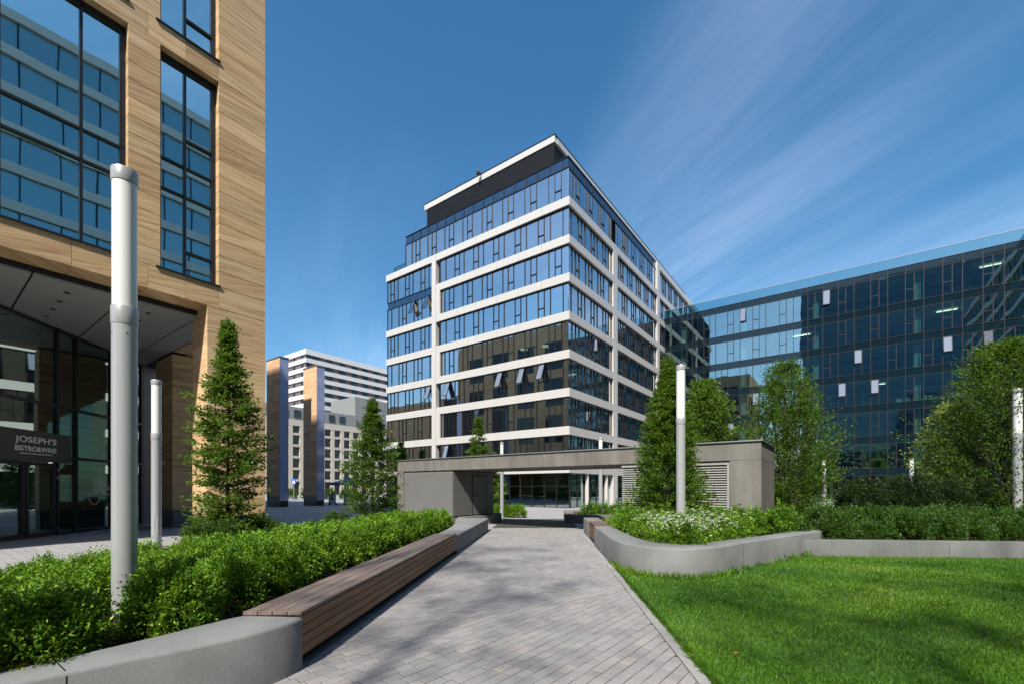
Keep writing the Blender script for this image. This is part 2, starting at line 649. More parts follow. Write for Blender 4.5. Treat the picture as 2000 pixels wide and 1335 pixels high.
def leafmat(name, stops, trans=0.35, rough=0.5, tcol=(0.30, 0.45, 0.04)):
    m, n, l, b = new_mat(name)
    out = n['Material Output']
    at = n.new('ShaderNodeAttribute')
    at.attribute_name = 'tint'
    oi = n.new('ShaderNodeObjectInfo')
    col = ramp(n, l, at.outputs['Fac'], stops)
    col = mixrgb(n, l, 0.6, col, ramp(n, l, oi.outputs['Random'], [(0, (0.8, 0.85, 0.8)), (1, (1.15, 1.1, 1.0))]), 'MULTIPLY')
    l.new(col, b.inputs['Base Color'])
    setp(b, Roughness=rough)
    b.inputs['Specular IOR Level'].default_value = 0.35
    t = n.new('ShaderNodeBsdfTranslucent')
    tcn = mixrgb(n, l, 0.5, col, tcol)
    l.new(tcn, t.inputs[0])
    mx = n.new('ShaderNodeMixShader')
    mx.inputs[0].default_value = trans
    l.new(b.outputs[0], mx.inputs[1])
    l.new(t.outputs[0], mx.inputs[2])
    l.new(mx.outputs[0], out.inputs[0])
    return m


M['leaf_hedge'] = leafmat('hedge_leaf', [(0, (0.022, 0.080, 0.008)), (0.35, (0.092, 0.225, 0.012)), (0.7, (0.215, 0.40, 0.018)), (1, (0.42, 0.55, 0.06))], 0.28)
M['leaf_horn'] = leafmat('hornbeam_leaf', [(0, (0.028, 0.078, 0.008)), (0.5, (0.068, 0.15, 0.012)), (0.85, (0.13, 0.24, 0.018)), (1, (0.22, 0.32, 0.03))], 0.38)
M['leaf_dark'] = leafmat('yew_leaf', [(0, (0.010, 0.026, 0.008)), (0.8, (0.022, 0.050, 0.012)), (1, (0.05, 0.095, 0.02))], 0.2)
M['leaf_shrub'] = leafmat('dark_shrub_leaf', [(0, (0.022, 0.070, 0.012)), (0.6, (0.055, 0.135, 0.018)), (1, (0.12, 0.22, 0.028))], 0.32)
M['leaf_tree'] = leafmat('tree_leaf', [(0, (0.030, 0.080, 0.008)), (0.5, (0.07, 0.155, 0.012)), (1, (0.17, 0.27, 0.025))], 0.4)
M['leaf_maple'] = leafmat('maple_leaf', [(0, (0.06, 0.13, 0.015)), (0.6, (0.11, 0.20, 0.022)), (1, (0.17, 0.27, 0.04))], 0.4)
M['leaf_pale'] = leafmat('variegated_leaf', [(0, (0.18, 0.24, 0.05)), (0.6, (0.34, 0.40, 0.12)), (1, (0.52, 0.55, 0.25))], 0.4)
M['petal'] = plain('white_petal', (0.80, 0.80, 0.74), 0.7)
M['grass'] = leafmat('grass_blade', [(0, (0.028, 0.095, 0.006)), (0.5, (0.085, 0.205, 0.010)), (0.88, (0.165, 0.32, 0.016)), (1, (0.32, 0.37, 0.08))], 0.38, 0.55, (0.20, 0.46, 0.03))
m, n, l, b = new_mat('lawn_soil')
nz = noise(n, l, pos_map(n, l), 2.2, 5, 0.65)
nf = noise(n, l, pos_map(n, l), 90, 3, 0.7)
c = ramp(n, l, nz, [(0.3, (0.03, 0.085, 0.008)), (0.7, (0.06, 0.14, 0.012))])
c = mixrgb(n, l, 0.6, c, ramp(n, l, nf, [(0.3, (0.5, 0.5, 0.5)), (0.7, (1.2, 1.2, 1.2))]), 'MULTIPLY')
l.new(c, b.inputs['Base Color'])
setp(b, Roughness=0.95)
M['lawn'] = m

rng = np.random.default_rng(7)
rnd = random.Random(5)

# ------------------------------------------------------------------ ground, path, lawn
mb = MB()
mb.add([(-900, -700, -0.03), (900, -700, -0.03), (900, 1200, -0.03), (-900, 1200, -0.03)], [(0, 1, 2, 3)])
tag(mb.build('ground', M['plaza']), 'pale grey paved plaza around the buildings', None, None, 'structure')


def XL(y): return -2.06 + 0.0745 * (y - 4.36)
def XR(y): return 1.79 + 0.079 * (y - 4.02)


KW = 0.115
path_poly = [(-4.6, 0.6), (XR(0.6) - KW, 0.6), (XR(26) - KW, 26.0), (XL(26) + 0.0, 26.0), (XL(4.5), 4.5), (-4.6, 1.9)]
path = None
mb = MB()
mb.prism([(x, y) for x, y in path_poly], -0.028, -0.006)
path = tag(mb.build('path', M['joint']), 'block paved path leading under the concrete portal', None, None, 'structure')


def clip(poly, a, b):
    """keep the part left of a->b"""
    out = []
    ax, ay = a
    dx, dy = b[0] - ax, b[1] - ay
    sd = [dx * (y - ay) - dy * (x - ax) for x, y in poly]
    for i in range(len(poly)):
        j = (i + 1) % len(poly)
        if sd[i] >= 0:
            out.append(poly[i])
        if (sd[i] >= 0) != (sd[j] >= 0):
            t = sd[i] / (sd[i] - sd[j])
            out.append((poly[i][0] + (poly[j][0] - poly[i][0]) * t, poly[i][1] + (poly[j][1] - poly[i][1]) * t))
    return out


def paver_rows():
    ang = R(39)
    ux, uy = math.sin(ang), math.cos(ang)
    vx, vy = -uy, ux
    rw, ln, g = 0.126, 0.188, 0.0042
    out = []
    L0, L1 = (XL(0), 0), (XL(30), 30)
    Rr0, Rr1 = (XR(0) - KW - 0.004, 0), (XR(30) - KW - 0.004, 30)
    for i in range(-70, 200):
        off = rnd.random() * ln
        for j in range(-90, 205):
            s0 = j * ln + off
            t0 = i * rw
            cx = ux * (s0 + ln / 2) + vx * (t0 + rw / 2)
            cy_ = uy * (s0 + ln / 2) + vy * (t0 + rw / 2)
            if cy_ < 2.6 or cy_ > 20 or cx < XL(cy_) - (2.0 if cy_ < 4.6 else 0.2) or cx > XR(cy_) + .2:
                continue
            q = [(s0 + .0050, t0 + g), (s0 + ln - .0050, t0 + g), (s0 + ln - .0050, t0 + rw - g), (s0 + .0050, t0 + rw - g)]
            q = [(ux * s + vx * t, uy * s + vy * t) for s, t in q]
            if sum(q[k][0] * q[(k + 1) % 4][1] - q[(k + 1) % 4][0] * q[k][1] for k in range(4)) < 0:
                q = q[::-1]
            q = clip(q, Rr0, Rr1)
            if len(q) > 2 and cy_ > 4.5:
                q = clip(q, L1, L0)
            if len(q) < 3:
                continue
            ar = abs(sum(q[k][0] * q[(k + 1) % len(q)][1] - q[(k + 1) % len(q)][0] * q[k][1] for k in range(len(q)))) / 2
            if ar < 0.0012:
                continue
            out.append((cx, cy_, q))
    return out


def paver_mesh(name, items):
    V, F, T = [], [], []
    for cx, cy_, q in items:
        n = len(q)
        z = 0.0 + rnd.uniform(-0.0026, 0.0018)
        e = 0.0035
        k = len(V)
        mx, my = sum(p[0] for p in q) / n, sum(p[1] for p in q) / n
        V += [(x, y, -0.02) for x, y in q]
        V += [(x, y, z - e) for x, y in q]
        ins = []
        for x, y in q:
            d = math.hypot(x - mx, y - my)
            ins.append((x + (mx - x) / d * e * 1.2, y + (my - y) / d * e * 1.2, z + rnd.uniform(-0.0006, 0.0006)))
        V += ins
        t = min(1, max(0, rnd.gauss(0.42, 0.20))) if rnd.random() > 0.03 else rnd.uniform(0.78, 0.92)
        for lev in (0, 1):
            for i in range(n):
                j = (i + 1) % n
                F.append((k + lev * n + i, k + lev * n + j, k + (lev + 1) * n + j, k + (lev + 1) * n + i))
                T.append(t)
        F.append(tuple(range(k + 2 * n, k + 3 * n)))
        T.append(t)
    me = bpy.data.meshes.new(name)
    me.from_pydata(V, [], F)
    a_ = me.attributes.new('tint', 'FLOAT', 'FACE')
    a_.data.foreach_set('value', T)
    me.materials.append(M['paver'])
    me.update()
    return me


items = paver_rows()


def in_frame(x, y):
    return y > 4.05 and abs(x / y) < 1.14 and 953 + 877 * 1.75 / y < 1335


def hidden_left(x, y):
    return x < XL(y) + 0.04


items.sort(key=lambda t: (0 if (in_frame(t[0], t[1]) and not hidden_left(t[0], t[1])) else 1, t[1]))
for it in items[:300]:
    link(bpy.data.objects.new('paver', paver_mesh('paver', [it])), path)
o = link(bpy.data.objects.new('paver_field', paver_mesh('paver_field', items[300:])), path)
o['kind'] = 'stuff'

# kerb along the lawn
kerb = empty('kerb', (0, 0, 0))
tag(kerb, 'narrow pale stone kerb between path and lawn', None, None, 'structure')
y = 2.2
while y < 9.7:
    y2 = min(y + 1.0, 9.75)
    mb = MB()
    e = 0.004
    mb.prism([(XR(y + e) - KW, y + e), (XR(y + e), y + e), (XR(y2 - e), y2 - e), (XR(y2 - e) - KW, y2 - e)], -0.05, 0.012)
    mb.build('kerb_stone', M['kerb'], kerb, bevel=0.005)
    y = y2


def smooth_pts(P, n=6):
    P = [Vector((p[0], p[1], 0)) for p in P]
    out = []
    for i in range(len(P) - 1):
        p0 = P[max(i - 1, 0)]
        p1, p2 = P[i], P[i + 1]
        p3 = P[min(i + 2, len(P) - 1)]
        for k in range(n):
            t = k / n
            q = 0.5 * ((2 * p1) + (-p0 + p2) * t + (2 * p0 - 5 * p1 + 4 * p2 - p3) * t * t + (-p0 + 3 * p1 - 3 * p2 + p3) * t ** 3)
            out.append((q.x, q.y))
    out.append((P[-1].x, P[-1].y))
    return out


R_OUT = smooth_pts([(2.56, 13.95), (2.46, 12.5), (2.36, 11), (2.33, 10.2), (2.38, 9.6), (2.6, 9.1), (2.95, 8.8), (3.4, 8.67), (4.1, 8.97), (5.0, 9.7), (6.2, 10.61), (7.53, 11.63), (8.7, 12.52)])
R_IN = smooth_pts([(3.1, 13.95), (3.03, 12.5), (2.98, 11), (3.0, 10.4), (3.08, 9.95), (3.25, 9.65), (3.45, 9.5), (3.65, 9.45), (4.0, 9.6), (4.75, 10.15), (5.95, 11.0), (7.25, 12.0), (8.4, 12.9)])


def rwall_y(x): return 11.63 - 0.099 * (x - 7.53)


lawn_poly = [(XR(-30), -30), (60, -30), (60, rwall_y(60) + .15), (7.6, 11.75)] + [(x + 0.05, y + .08) for x, y in reversed(R_OUT) if y < 11.6 and not (x < 2.6 and y > 9.5)]
lawn_poly = lawn_poly + [(2.30, 10.0), (XR(9.7), 9.7)]
mb = MB()
mb.add([(x, y, 0.004) for x, y in lawn_poly], [tuple(range(len(lawn_poly)))])
tag(mb.build('lawn', M['lawn']), 'green lawn between path and low concrete walls', None, None, 'structure')


def inside(px, py, poly):
    r = np.zeros(len(px), bool)
    j = len(poly) - 1
    for i in range(len(poly)):
        xi, yi = poly[i]
        xj, yj = poly[j]
        c_ = ((yi > py) != (yj > py)) & (px < (xj - xi) * (py - yi) / (yj - yi + 1e-12) + xi)
        r ^= c_
        j = i
    return r


def grass_blades():
    xs, ys, hs = [], [], []
    for (y0, y1, dens) in ((2.6, 5.0, 5200), (5.0, 7.0, 3600), (7.0, 9.0, 2400), (9.0, 12.0, 1700)):
        x0, x1 = 1.5, min(1.25 * y1 + 0.6, 16)
        nn = int((x1 - x0) * (y1 - y0) * dens)
        x = rng.uniform(x0, x1, nn)
        y = rng.uniform(y0, y1, nn)
        k = inside(x, y, lawn_poly) & (x / y < 1.25)
        xs.append(x[k])
        ys.append(y[k])
    x = np.concatenate(xs)
    y = np.concatenate(ys)
    N = len(x)
    lump = 0.5 + 0.5 * np.sin(x * 2.1 + np.sin(y * 1.7) * 1.3) * np.sin(y * 2.6 + np.cos(x * 1.3))
    h = rng.uniform(0.022, 0.055, N) * (0.8 + 0.35 * lump)
    # unmown fringe along the wall
    ro = np.array(R_OUT)
    d = np.min(np.hypot(x[:, None] - ro[None, ::3, 0], y[:, None] - ro[None, ::3, 1]), axis=1)
    edge = (d < 0.22)
    h[edge] *= rng.uniform(1.0, 3.6, edge.sum())
    dk = x - (1.79 + 0.079 * (y - 4.02))
    fringe = dk < 0.07
    h[fringe] *= rng.uniform(1.0, 1.9, fringe.sum())
    az = rng.uniform(0, 2 * np.pi, N)
    az[fringe] = rng.normal(np.pi, .9, fringe.sum())
    lean = rng.uniform(0.15, 0.9, N) * h
    lean[fringe] *= 1.5
    w = rng.uniform(0.0022, 0.0042, N) * np.clip(y / 5.0, 0.9, 1.9)
    bx, by = np.cos(az), np.sin(az)
    sx, sy = -by, bx
    V = np.zeros((N, 4, 3), np.float32)
    V[:, 0] = np.stack([x - sx * w, y - sy * w, np.zeros(N)], 1)
    V[:, 1] = np.stack([x + sx * w, y + sy * w, np.zeros(N)], 1)
    V[:, 2] = np.stack([x + bx * lean * .45 + sx * w * .75, y + by * lean * .45 + sy * w * .75, h * .65], 1)
    V[:, 3] = np.stack([x + bx * lean, y + by * lean, h], 1)
    F = np.arange(N * 4, dtype=np.int32).reshape(N, 4)
    patch = 0.5 + 0.28 * np.sin(x * 1.1 + 2 * np.sin(y * .6)) * np.cos(y * 1.3) + rng.normal(0, 0.2, N)
    return np_mesh('grass', V.reshape(-1, 3), F, M['grass'], tint=np.clip(patch, 0, 1))


o = link(bpy.data.objects.new('grass', grass_blades()))
tag(o, 'short mown green grass of the lawn', 'grass', None, 'stuff')


# ------------------------------------------------------------------ planter walls and benches
def strip_wall(name, outer, inner, z0, z1, mat, bev=0.02, parent=None):
    n = len(outer)
    V, F = [], []
    for (ox, oy), (ix, iy) in zip(outer, inner):
        d = Vector((ix - ox, iy - oy, 0))
        L = d.length
        d.normalize()
        pts = [(0, z0), (0, z1 - bev), (bev * .3, z1 - bev * .3), (bev, z1), (L - bev, z1), (L, z1 - bev), (L, z0)]
        for s, z in pts:
            V.append((ox + d.x * s, oy + d.y * s, z))
    k = 7
    for i in range(n - 1):
        for j in range(k - 1):
            F.append((i * k + j, (i + 1) * k + j, (i + 1) * k + j + 1, i * k + j + 1))
    F.append(tuple(range(k)))
    F.append(tuple(range((n - 1) * k + k - 1, (n - 1) * k - 1, -1)))
    me = bpy.data.meshes.new(name)
    me.from_pydata(V, [], F)
    me.materials.append(mat)
    import bmesh
    bm = bmesh.new()
    bm.from_mesh(me)
    bmesh.ops.recalc_face_normals(bm, faces=bm.faces)
    bm.to_mesh(me)
    bm.free()
    me.shade_smooth()
    me.set_sharp_from_angle(angle=R(50))
    return link(bpy.data.objects.new(name, me), parent)


def joints(wall, outer, inner, idx, z1):
    for i in idx:
        o_, i_ = Vector((*outer[i], 0)), Vector((*inner[i], 0))
        t_ = (Vector((*outer[min(i + 1, len(outer) - 1)], 0)) - Vector((*outer[i - 1], 0))).normalized() * .004
        d_ = (i_ - o_).normalized()
        a_, b_ = o_ - d_ * .0012, i_ - d_ * .03
        m_ = MB()
        m_.prism([((a_ - t_).x, (a_ - t_).y), ((b_ - t_).x, (b_ - t_).y), ((b_ + t_).x, (b_ + t_).y), ((a_ + t_).x, (a_ + t_).y)][::1], -.02, z1 - .028)
        a2 = o_ + d_ * .03
        m_.prism([((a2 - t_).x, (a2 - t_).y), ((b_ - t_).x, (b_ - t_).y), ((b_ + t_).x, (b_ + t_).y), ((a2 + t_).x, (a2 + t_).y)], z1 - .05, z1 + .0012)
        m_.build('casting_joint', M['frame_dark'], wall)


lo = smooth_pts([(-2.04, 4.37), (-2.09, 4.14), (-2.26, 3.84), (-2.53, 3.54), (-2.84, 3.26), (-3.25, 2.84), (-3.7, 2.4), (-4.6, 1.6)])
li = smooth_pts([(-2.66, 4.41), (-2.74, 4.33), (-2.86, 4.12), (-3.02, 3.82), (-3.22, 3.50), (-3.52, 3.06), (-3.95, 2.62), (-4.85, 1.85)])
o = strip_wall('planter_wall', lo, li, -0.03, 0.50, M['concrete'], 0.03)
tag(o, 'curved concrete planter wall at the near end of the long bench', 'wall', 'concrete planter walls')
joints(o, lo, li, [27], .50)

fo = smooth_pts([(XL(12.12), 12.12), (XL(15), 15), (XL(18.2), 18.2), (XL(18.9) - 0.05, 18.9), (XL(19.2) - .35, 19.2)])
fi = smooth_pts([(XL(12.12) - .62, 12.12), (XL(15) - .75, 15), (XL(18.2) - 1.25, 18.0), (XL(18.9) - 1.35, 18.6), (XL(19.2) - 1.4, 19.15)])
o = strip_wall('planter_wall', fo, fi, -0.03, 0.50, M['concrete'], 0.03)
tag(o, 'straight concrete planter wall beyond the far end of the long bench', 'wall', 'concrete planter walls')

o = strip_wall('planter_wall', R_OUT, R_IN, -0.03, 0.58, M['concrete'], 0.025)
tag(o, 'rounded concrete planter wall curving round the white flowering shrubs by the lawn', 'wall', 'concrete planter walls')
joints(o, R_OUT, R_IN, [10, 54], .58)
ro = [(XR(16.0), 16.0), (XR(17), 17), (XR(18.3), 18.3)]
ri = [(XR(16.0) + .6, 16.0), (XR(17) + .6, 17), (XR(18.3) + .6, 18.3)]
o = strip_wall('planter_wall', ro, ri, -0.03, 0.57, M['concrete'], 0.025)
tag(o, 'short concrete wall block behind the small wooden seat', 'wall', 'concrete planter walls')
xs = [7.50, 9, 11, 13, 16, 20, 26]
o = strip_wall('planter_wall', [(x, rwall_y(x)) for x in xs], [(x, rwall_y(x) + .3) for x in xs], -0.03, 0.42, M['concrete_wall'], 0.012)
tag(o, 'long low concrete wall along the back of the lawn', 'wall', 'concrete planter walls')
joints(o, [(x, rwall_y(x)) for x in xs], [(x, rwall_y(x) + .3) for x in xs], [2, 3], .42)


def planks(bench, x_of, y0, y1, side, joints, ztop, zbot, depth, ntop=4, nfront=4):
    """timber cladding: side=-1 bench body lies at smaller x than its front"""
    cuts = [y0] + joints + [y1]
    tk = 0.035
    for a_, b_ in zip(cuts[:-1], cuts[1:]):
        a2, b2 = a_ + 0.003, b_ - 0.003
        w = depth / ntop
        for k in range(ntop):
            s0, s1 = k * w + 0.004, (k + 1) * w - 0.004
            mb = MB()
            q = [(x_of(a2) + side * s0, a2), (x_of(a2) + side * s1, a2), (x_of(b2) + side * s1, b2), (x_of(b2) + side * s0, b2)]
            if side < 0:
                q = q[::-1]
            mb.prism(q, ztop - tk, ztop + rnd.uniform(-.001, .001))
            mb.build('top_plank', M['wood_top'], bench, bevel=0.003)
        hz = (ztop - tk - 0.006 - zbot) / nfront
        for k in range(nfront):
            z0 = zbot + k * hz + 0.004
            z1 = zbot + (k + 1) * hz - 0.004
            mb = MB()
            q = [(x_of(a2) + side * 0.004, a2), (x_of(a2) + side * 0.034, a2), (x_of(b2) + side * 0.034, b2), (x_of(b2) + side * 0.004, b2)]
            if side < 0:
                q = q[::-1]
            mb.prism(q, z0, z1)
            mb.build('front_plank', M['wood_side'], bench, bevel=0.003)


bench = empty('bench', (0, 0, 0), 0, 'long dark timber slatted bench on the planter edge beside the hedge', 'bench', 'timber benches')
planks(bench, XL, 4.39, 12.09, -1, [7.62, 10.5], 0.545, 0.105, 0.58)
mb = MB()
y0, y1 = 4.42, 12.06
mb.prism([(XL(y0) - .50, y0), (XL(y0) - .05, y0), (XL(y1) - .05, y1), (XL(y1) - .50, y1)], 0.10, 0.50)
mb.prism([(XL(y0) - .48, y0), (XL(y0) - .14, y0), (XL(y1) - .14, y1), (XL(y1) - .48, y1)], -0.02, 0.10)
mb.build('frame', M['black'], bench)
mb = MB()
mb.prism([(XL(4.37) - .045, 4.362), (XL(4.37) - .002, 4.362), (XL(4.39) - .002, 4.388), (XL(4.39) - .045, 4.388)], 0.105, 0.505)
mb.build('end_trim', M['wood_dark'], bench)

seat = empty('bench', (0, 0, 0), 0, 'short timber seat set between two concrete blocks on the right of the path', 'bench', 'timber benches')
planks(seat, XR, 14.02, 15.95, 1, [], 0.60, 0.09, 0.62)
mb = MB()
mb.prism([(XR(14.05) + .05, 14.05), (XR(14.05) + .55, 14.05), (XR(15.9) + .55, 15.9), (XR(15.9) + .05, 15.9)], -0.02, 0.555)
mb.build('frame', M['black'], seat)

# mulch beds
L_BED = [(-2.55, 4.5), (-2.75, 4.25), (-3.1, 3.75), (-3.6, 3.0), (-4.8, 1.9), (-6.3, 2.2), (-6.3, 5), (-5.9, 9), (-7.9, 10.2), (-7.9, 12.2), (-6.9, 13.5), (-6.9, 18.5), (-2.4, 18.6), (XL(15) - .6, 15), (XL(12) - .5, 12), (XL(8) - .5, 8)]
R_BED = [(x - .0, y) for x, y in R_IN] + [(8.9, 16.5), (3.3, 16.0), (3.05, 13.95)]
B_BED = [(7.6, rwall_y(7.6) + .25), (8.6, 12.6), (9, 24), (34, 24), (30, rwall_y(30) + .25)]


def bed(name, poly, z, label, chips, zone):
    root = empty(name, (0, 0, 0))
    tag(root, label, 'flower bed', None, 'structure')
    mb = MB()
    mb.prism(poly, -0.03, z)
    mb.build('soil', M['mulch'], root)
    x0, x1, y0, y1 = zone
    N = chips
    x = rng.uniform(x0, x1, N)
    y = rng.uniform(y0, y1, N)
    k = inside(x, y, poly)
    x, y = x[k], y[k]
    N = len(x)
    Lc = rng.uniform(.012, .034, N)
    W = Lc * rng.uniform(.25, .55, N)
    az = rng.uniform(0, 6.28, N)
    el = rng.normal(0, .35, N)
    dx, dy, dz = np.cos(az) * np.cos(el), np.sin(az) * np.cos(el), np.sin(el)
    sx, sy = -np.sin(az), np.cos(az)
    sz = rng.normal(0, .3, N)
    z0 = z + rng.uniform(.004, .022, N)
    P = np.stack([x, y, z0], 1)
    D_ = np.stack([dx, dy, dz], 1) * Lc[:, None]
    S_ = np.stack([sx, sy, sz], 1) * W[:, None]
    V = np.stack([P - D_ - S_, P + D_ - S_ * .6, P + D_ + S_ * .7, P - D_ + S_], 1).reshape(-1, 3)
    me = np_mesh('bark_chips', V, np.arange(N * 4).reshape(N, 4), M['chip'], tint=rng.random(N))
    o = link(bpy.data.objects.new('bark_chips', me), root)
    o['kind'] = 'stuff'


bed('left_bed', L_BED, 0.40, 'bark mulched bed under the left hedge', 26000, (-5.2, -1.5, 2.4, 12.5))
bed('right_bed', R_BED, 0.47, 'bark mulched bed round the flowering shrubs', 5000, (2.9, 8.8, 9.4, 14))
bed('back_bed', B_BED, 0.35, 'bark mulched bed behind the long low wall', 14000, (7.6, 16, 11.3, 14))


# ------------------------------------------------------------------ foliage generators
def unit(v):
    return v / np.maximum(np.linalg.norm(v, axis=1, keepdims=True), 1e-6)


def leaf_quads(P, D_, L, W, g, up=0.8, droop=0.0):
    N = len(P)
    d = unit(D_ + g.normal(0, .55, (N, 3)) + np.array([0, 0, -droop]))
    nrm = unit(np.array([0, 0, up]) + g.normal(0, .6, (N, 3)))
    s = unit(np.cross(d, nrm))
    nn = np.cross(s, d)
    L = (L * g.uniform(.65, 1.25, N))[:, None]
    W = (W * g.uniform(.75, 1.2, N))[:, None]
    a = P
    b_ = P + d * L * .45 + s * W * .5 + nn * L * .08
    c_ = P + d * L
    e = P + d * L * .45 - s * W * .5 + nn * L * .08
    return np.stack([a, b_, c_, e], 1).reshape(-1, 3)


def shrub_mesh(name, seed, rx, h, nshoot, nleaf, L, W, mat, spiky=0.12, base=0.0, flowers=0, box=False, tintshift=0.0):
    g = np.random.default_rng(seed)
    az = g.uniform(0, 2 * np.pi, nshoot)
    cz = g.uniform(0.02, 1.0, nshoot) ** 0.8
    rr = np.sqrt(np.maximum(0, 1 - (cz ** (4 if box else 2.4))))
    lump = 1 + 0.10 * np.sin(az * 3 + seed + cz * 2) + 0.08 * np.sin(az * 5 + cz * 7 + seed * 2)
    k = (1 + g.normal(0, spiky, nshoot)) * lump
    E = np.stack([np.cos(az) * rr * rx * k, np.sin(az) * rr * rx * k, base + (h - base) * cz * k + 0.03], 1)
    B = E * np.array([.25, .25, .3])
    B[:, 2] = np.maximum(E[:, 2] - 0.45 * h, 0.02)
    t = g.uniform(0.25, 1.0, (nshoot, nleaf)) ** 0.5
    P = B[:, None, :] + (E - B)[:, None, :] * t[:, :, None] + g.normal(0, 0.022, (nshoot, nleaf, 3))
    D_ = np.repeat((E - B)[:, None, :], nleaf, 1)
    P = P.reshape(-1, 3)
    D_ = unit(D_.reshape(-1, 3)) * np.array([1, 1, .7]) + np.array([0, 0, .15])
    V = leaf_quads(P, D_, np.full(len(P), L), np.full(len(P), W), g, .8)
    N = len(P)
    shoot_t = np.repeat(g.normal(0, .16, nshoot), nleaf)
    tint = np.clip(0.16 + 0.62 * (t.reshape(-1) - .45) + shoot_t + g.normal(0, .15, N) + tintshift, 0, 1)  # tips lighter as new growth; shade among inner leaves put into tint
    me = np_mesh(name, V, np.arange(N * 4).reshape(N, 4), mat, tint=tint)
    fl = None
    if flowers:
        idx = np.argsort(-(E[:, 2] + g.normal(0, .12, nshoot)))[:flowers]
        VV = []
        for i in idx:
            c0 = E[i] * 1.02
            for q in range(14):
                p = c0 + np.array([0, 0, .015]) + g.normal(0, .020, 3) * np.array([1, 1, .4])
                r_ = g.uniform(.008, .013)
                a0 = g.uniform(0, 6.28)
                for w in range(4):
                    tt = a0 + w * math.pi / 2
                    VV.append((p[0] + math.cos(tt) * r_, p[1] + math.sin(tt) * r_, p[2] + g.normal(0, .003)))
        VV = np.array(VV)
        fl = np_mesh(name + '_flowers', VV, np.arange(len(VV)).reshape(-1, 4), M['petal'])
    return me, fl


def put(name, me, loc, rz, sc, label, cat, group=None, extra=None):
    """a plant: an Empty at its foot that parents foliage (and flowers)"""
    e = empty(name, loc, rz, label, cat, group)
    o = bpy.data.objects.new('foliage', me)
    o.scale = sc
    link(o, e)
    if extra:
        f = bpy.data.objects.new('flowers', extra)
        f.scale = sc
        link(f, e)
    return e


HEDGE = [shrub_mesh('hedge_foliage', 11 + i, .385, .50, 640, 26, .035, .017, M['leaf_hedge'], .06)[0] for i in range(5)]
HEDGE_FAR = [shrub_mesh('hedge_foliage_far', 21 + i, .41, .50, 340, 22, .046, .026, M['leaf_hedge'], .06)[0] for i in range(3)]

ORD = ['first', 'second', 'third', 'fourth', 'fifth', 'sixth', 'seventh', 'eighth', 'ninth', 'tenth', 'eleventh', 'twelfth', 'thirteenth', 'fourteenth', 'fifteenth', 'sixteenth', 'seventeenth', 'eighteenth', 'nineteenth', 'twentieth', 'twenty-first', 'twenty-second', 'twenty-third', 'twenty-fourth', 'twenty-fifth', 'twenty-sixth']

# front row of the left hedge, then the rows behind it
front = [(-3.66, 3.46), (-3.24, 4.24)]
y = 5.15
while y < 16.6:
    front.append((XL(y) - 1.30 + rnd.uniform(-.07, .07), y))
    y += 0.70 + rnd.uniform(-.05, .08)
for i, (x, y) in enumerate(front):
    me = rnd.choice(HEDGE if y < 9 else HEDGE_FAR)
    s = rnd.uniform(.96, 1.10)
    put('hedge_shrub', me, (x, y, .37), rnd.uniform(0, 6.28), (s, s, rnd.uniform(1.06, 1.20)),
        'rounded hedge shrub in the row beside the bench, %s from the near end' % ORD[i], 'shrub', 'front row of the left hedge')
backs = []
for row, xo in enumerate((1.98, 2.52, 3.05, 3.55)):
    y = (3.1 if row == 0 else 2.9) + 0.3 * (row % 2)
    while y < 16.8:
        x = XL(y) - xo + rnd.uniform(-.12, .12)
        if y < 4.3:
            x -= (4.3 - y) * 0.75
        if row == 3 and y > 12:
            break
        if y < 4.95 and abs(1000 + 877 * x / y - 243) < 75:
            y += .3
            continue
        if math.hypot(x + 4.15, y - 4.81) > .33 and math.hypot(x + 3.66, y - 3.46) > .5 and math.hypot(x + 3.24, y - 4.24) > .5:
            backs.append((x, y, row))
        y += 0.64 + rnd.uniform(-.06, .1)
ROWN = ['second', 'third', 'fourth', 'farthest']
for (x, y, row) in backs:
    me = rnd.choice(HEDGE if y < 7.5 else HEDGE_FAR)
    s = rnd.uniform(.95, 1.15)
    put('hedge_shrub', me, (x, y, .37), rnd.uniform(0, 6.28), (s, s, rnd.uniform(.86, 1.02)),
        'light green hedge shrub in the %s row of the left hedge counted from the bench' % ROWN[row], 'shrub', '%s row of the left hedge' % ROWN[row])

# white flowering shrubs on the right
SPI = [shrub_mesh('spirea_foliage', 41 + i, .46, .52, 240, 22, .036, .024, M['leaf_hedge'], .10, flowers=f) for i, f in enumerate((26, 70, 8))]
SHR = [shrub_mesh('shrub_foliage', 51 + i, .42, .62, 190, 22, .05, .032, M['leaf_shrub'], .12)[0] for i in range(3)]
SHRL = [shrub_mesh('shrub_foliage_light', 61 + i, .42, .60, 190, 22, .05, .03, M['leaf_hedge'], .12, tintshift=-.12)[0] for i in range(3)]

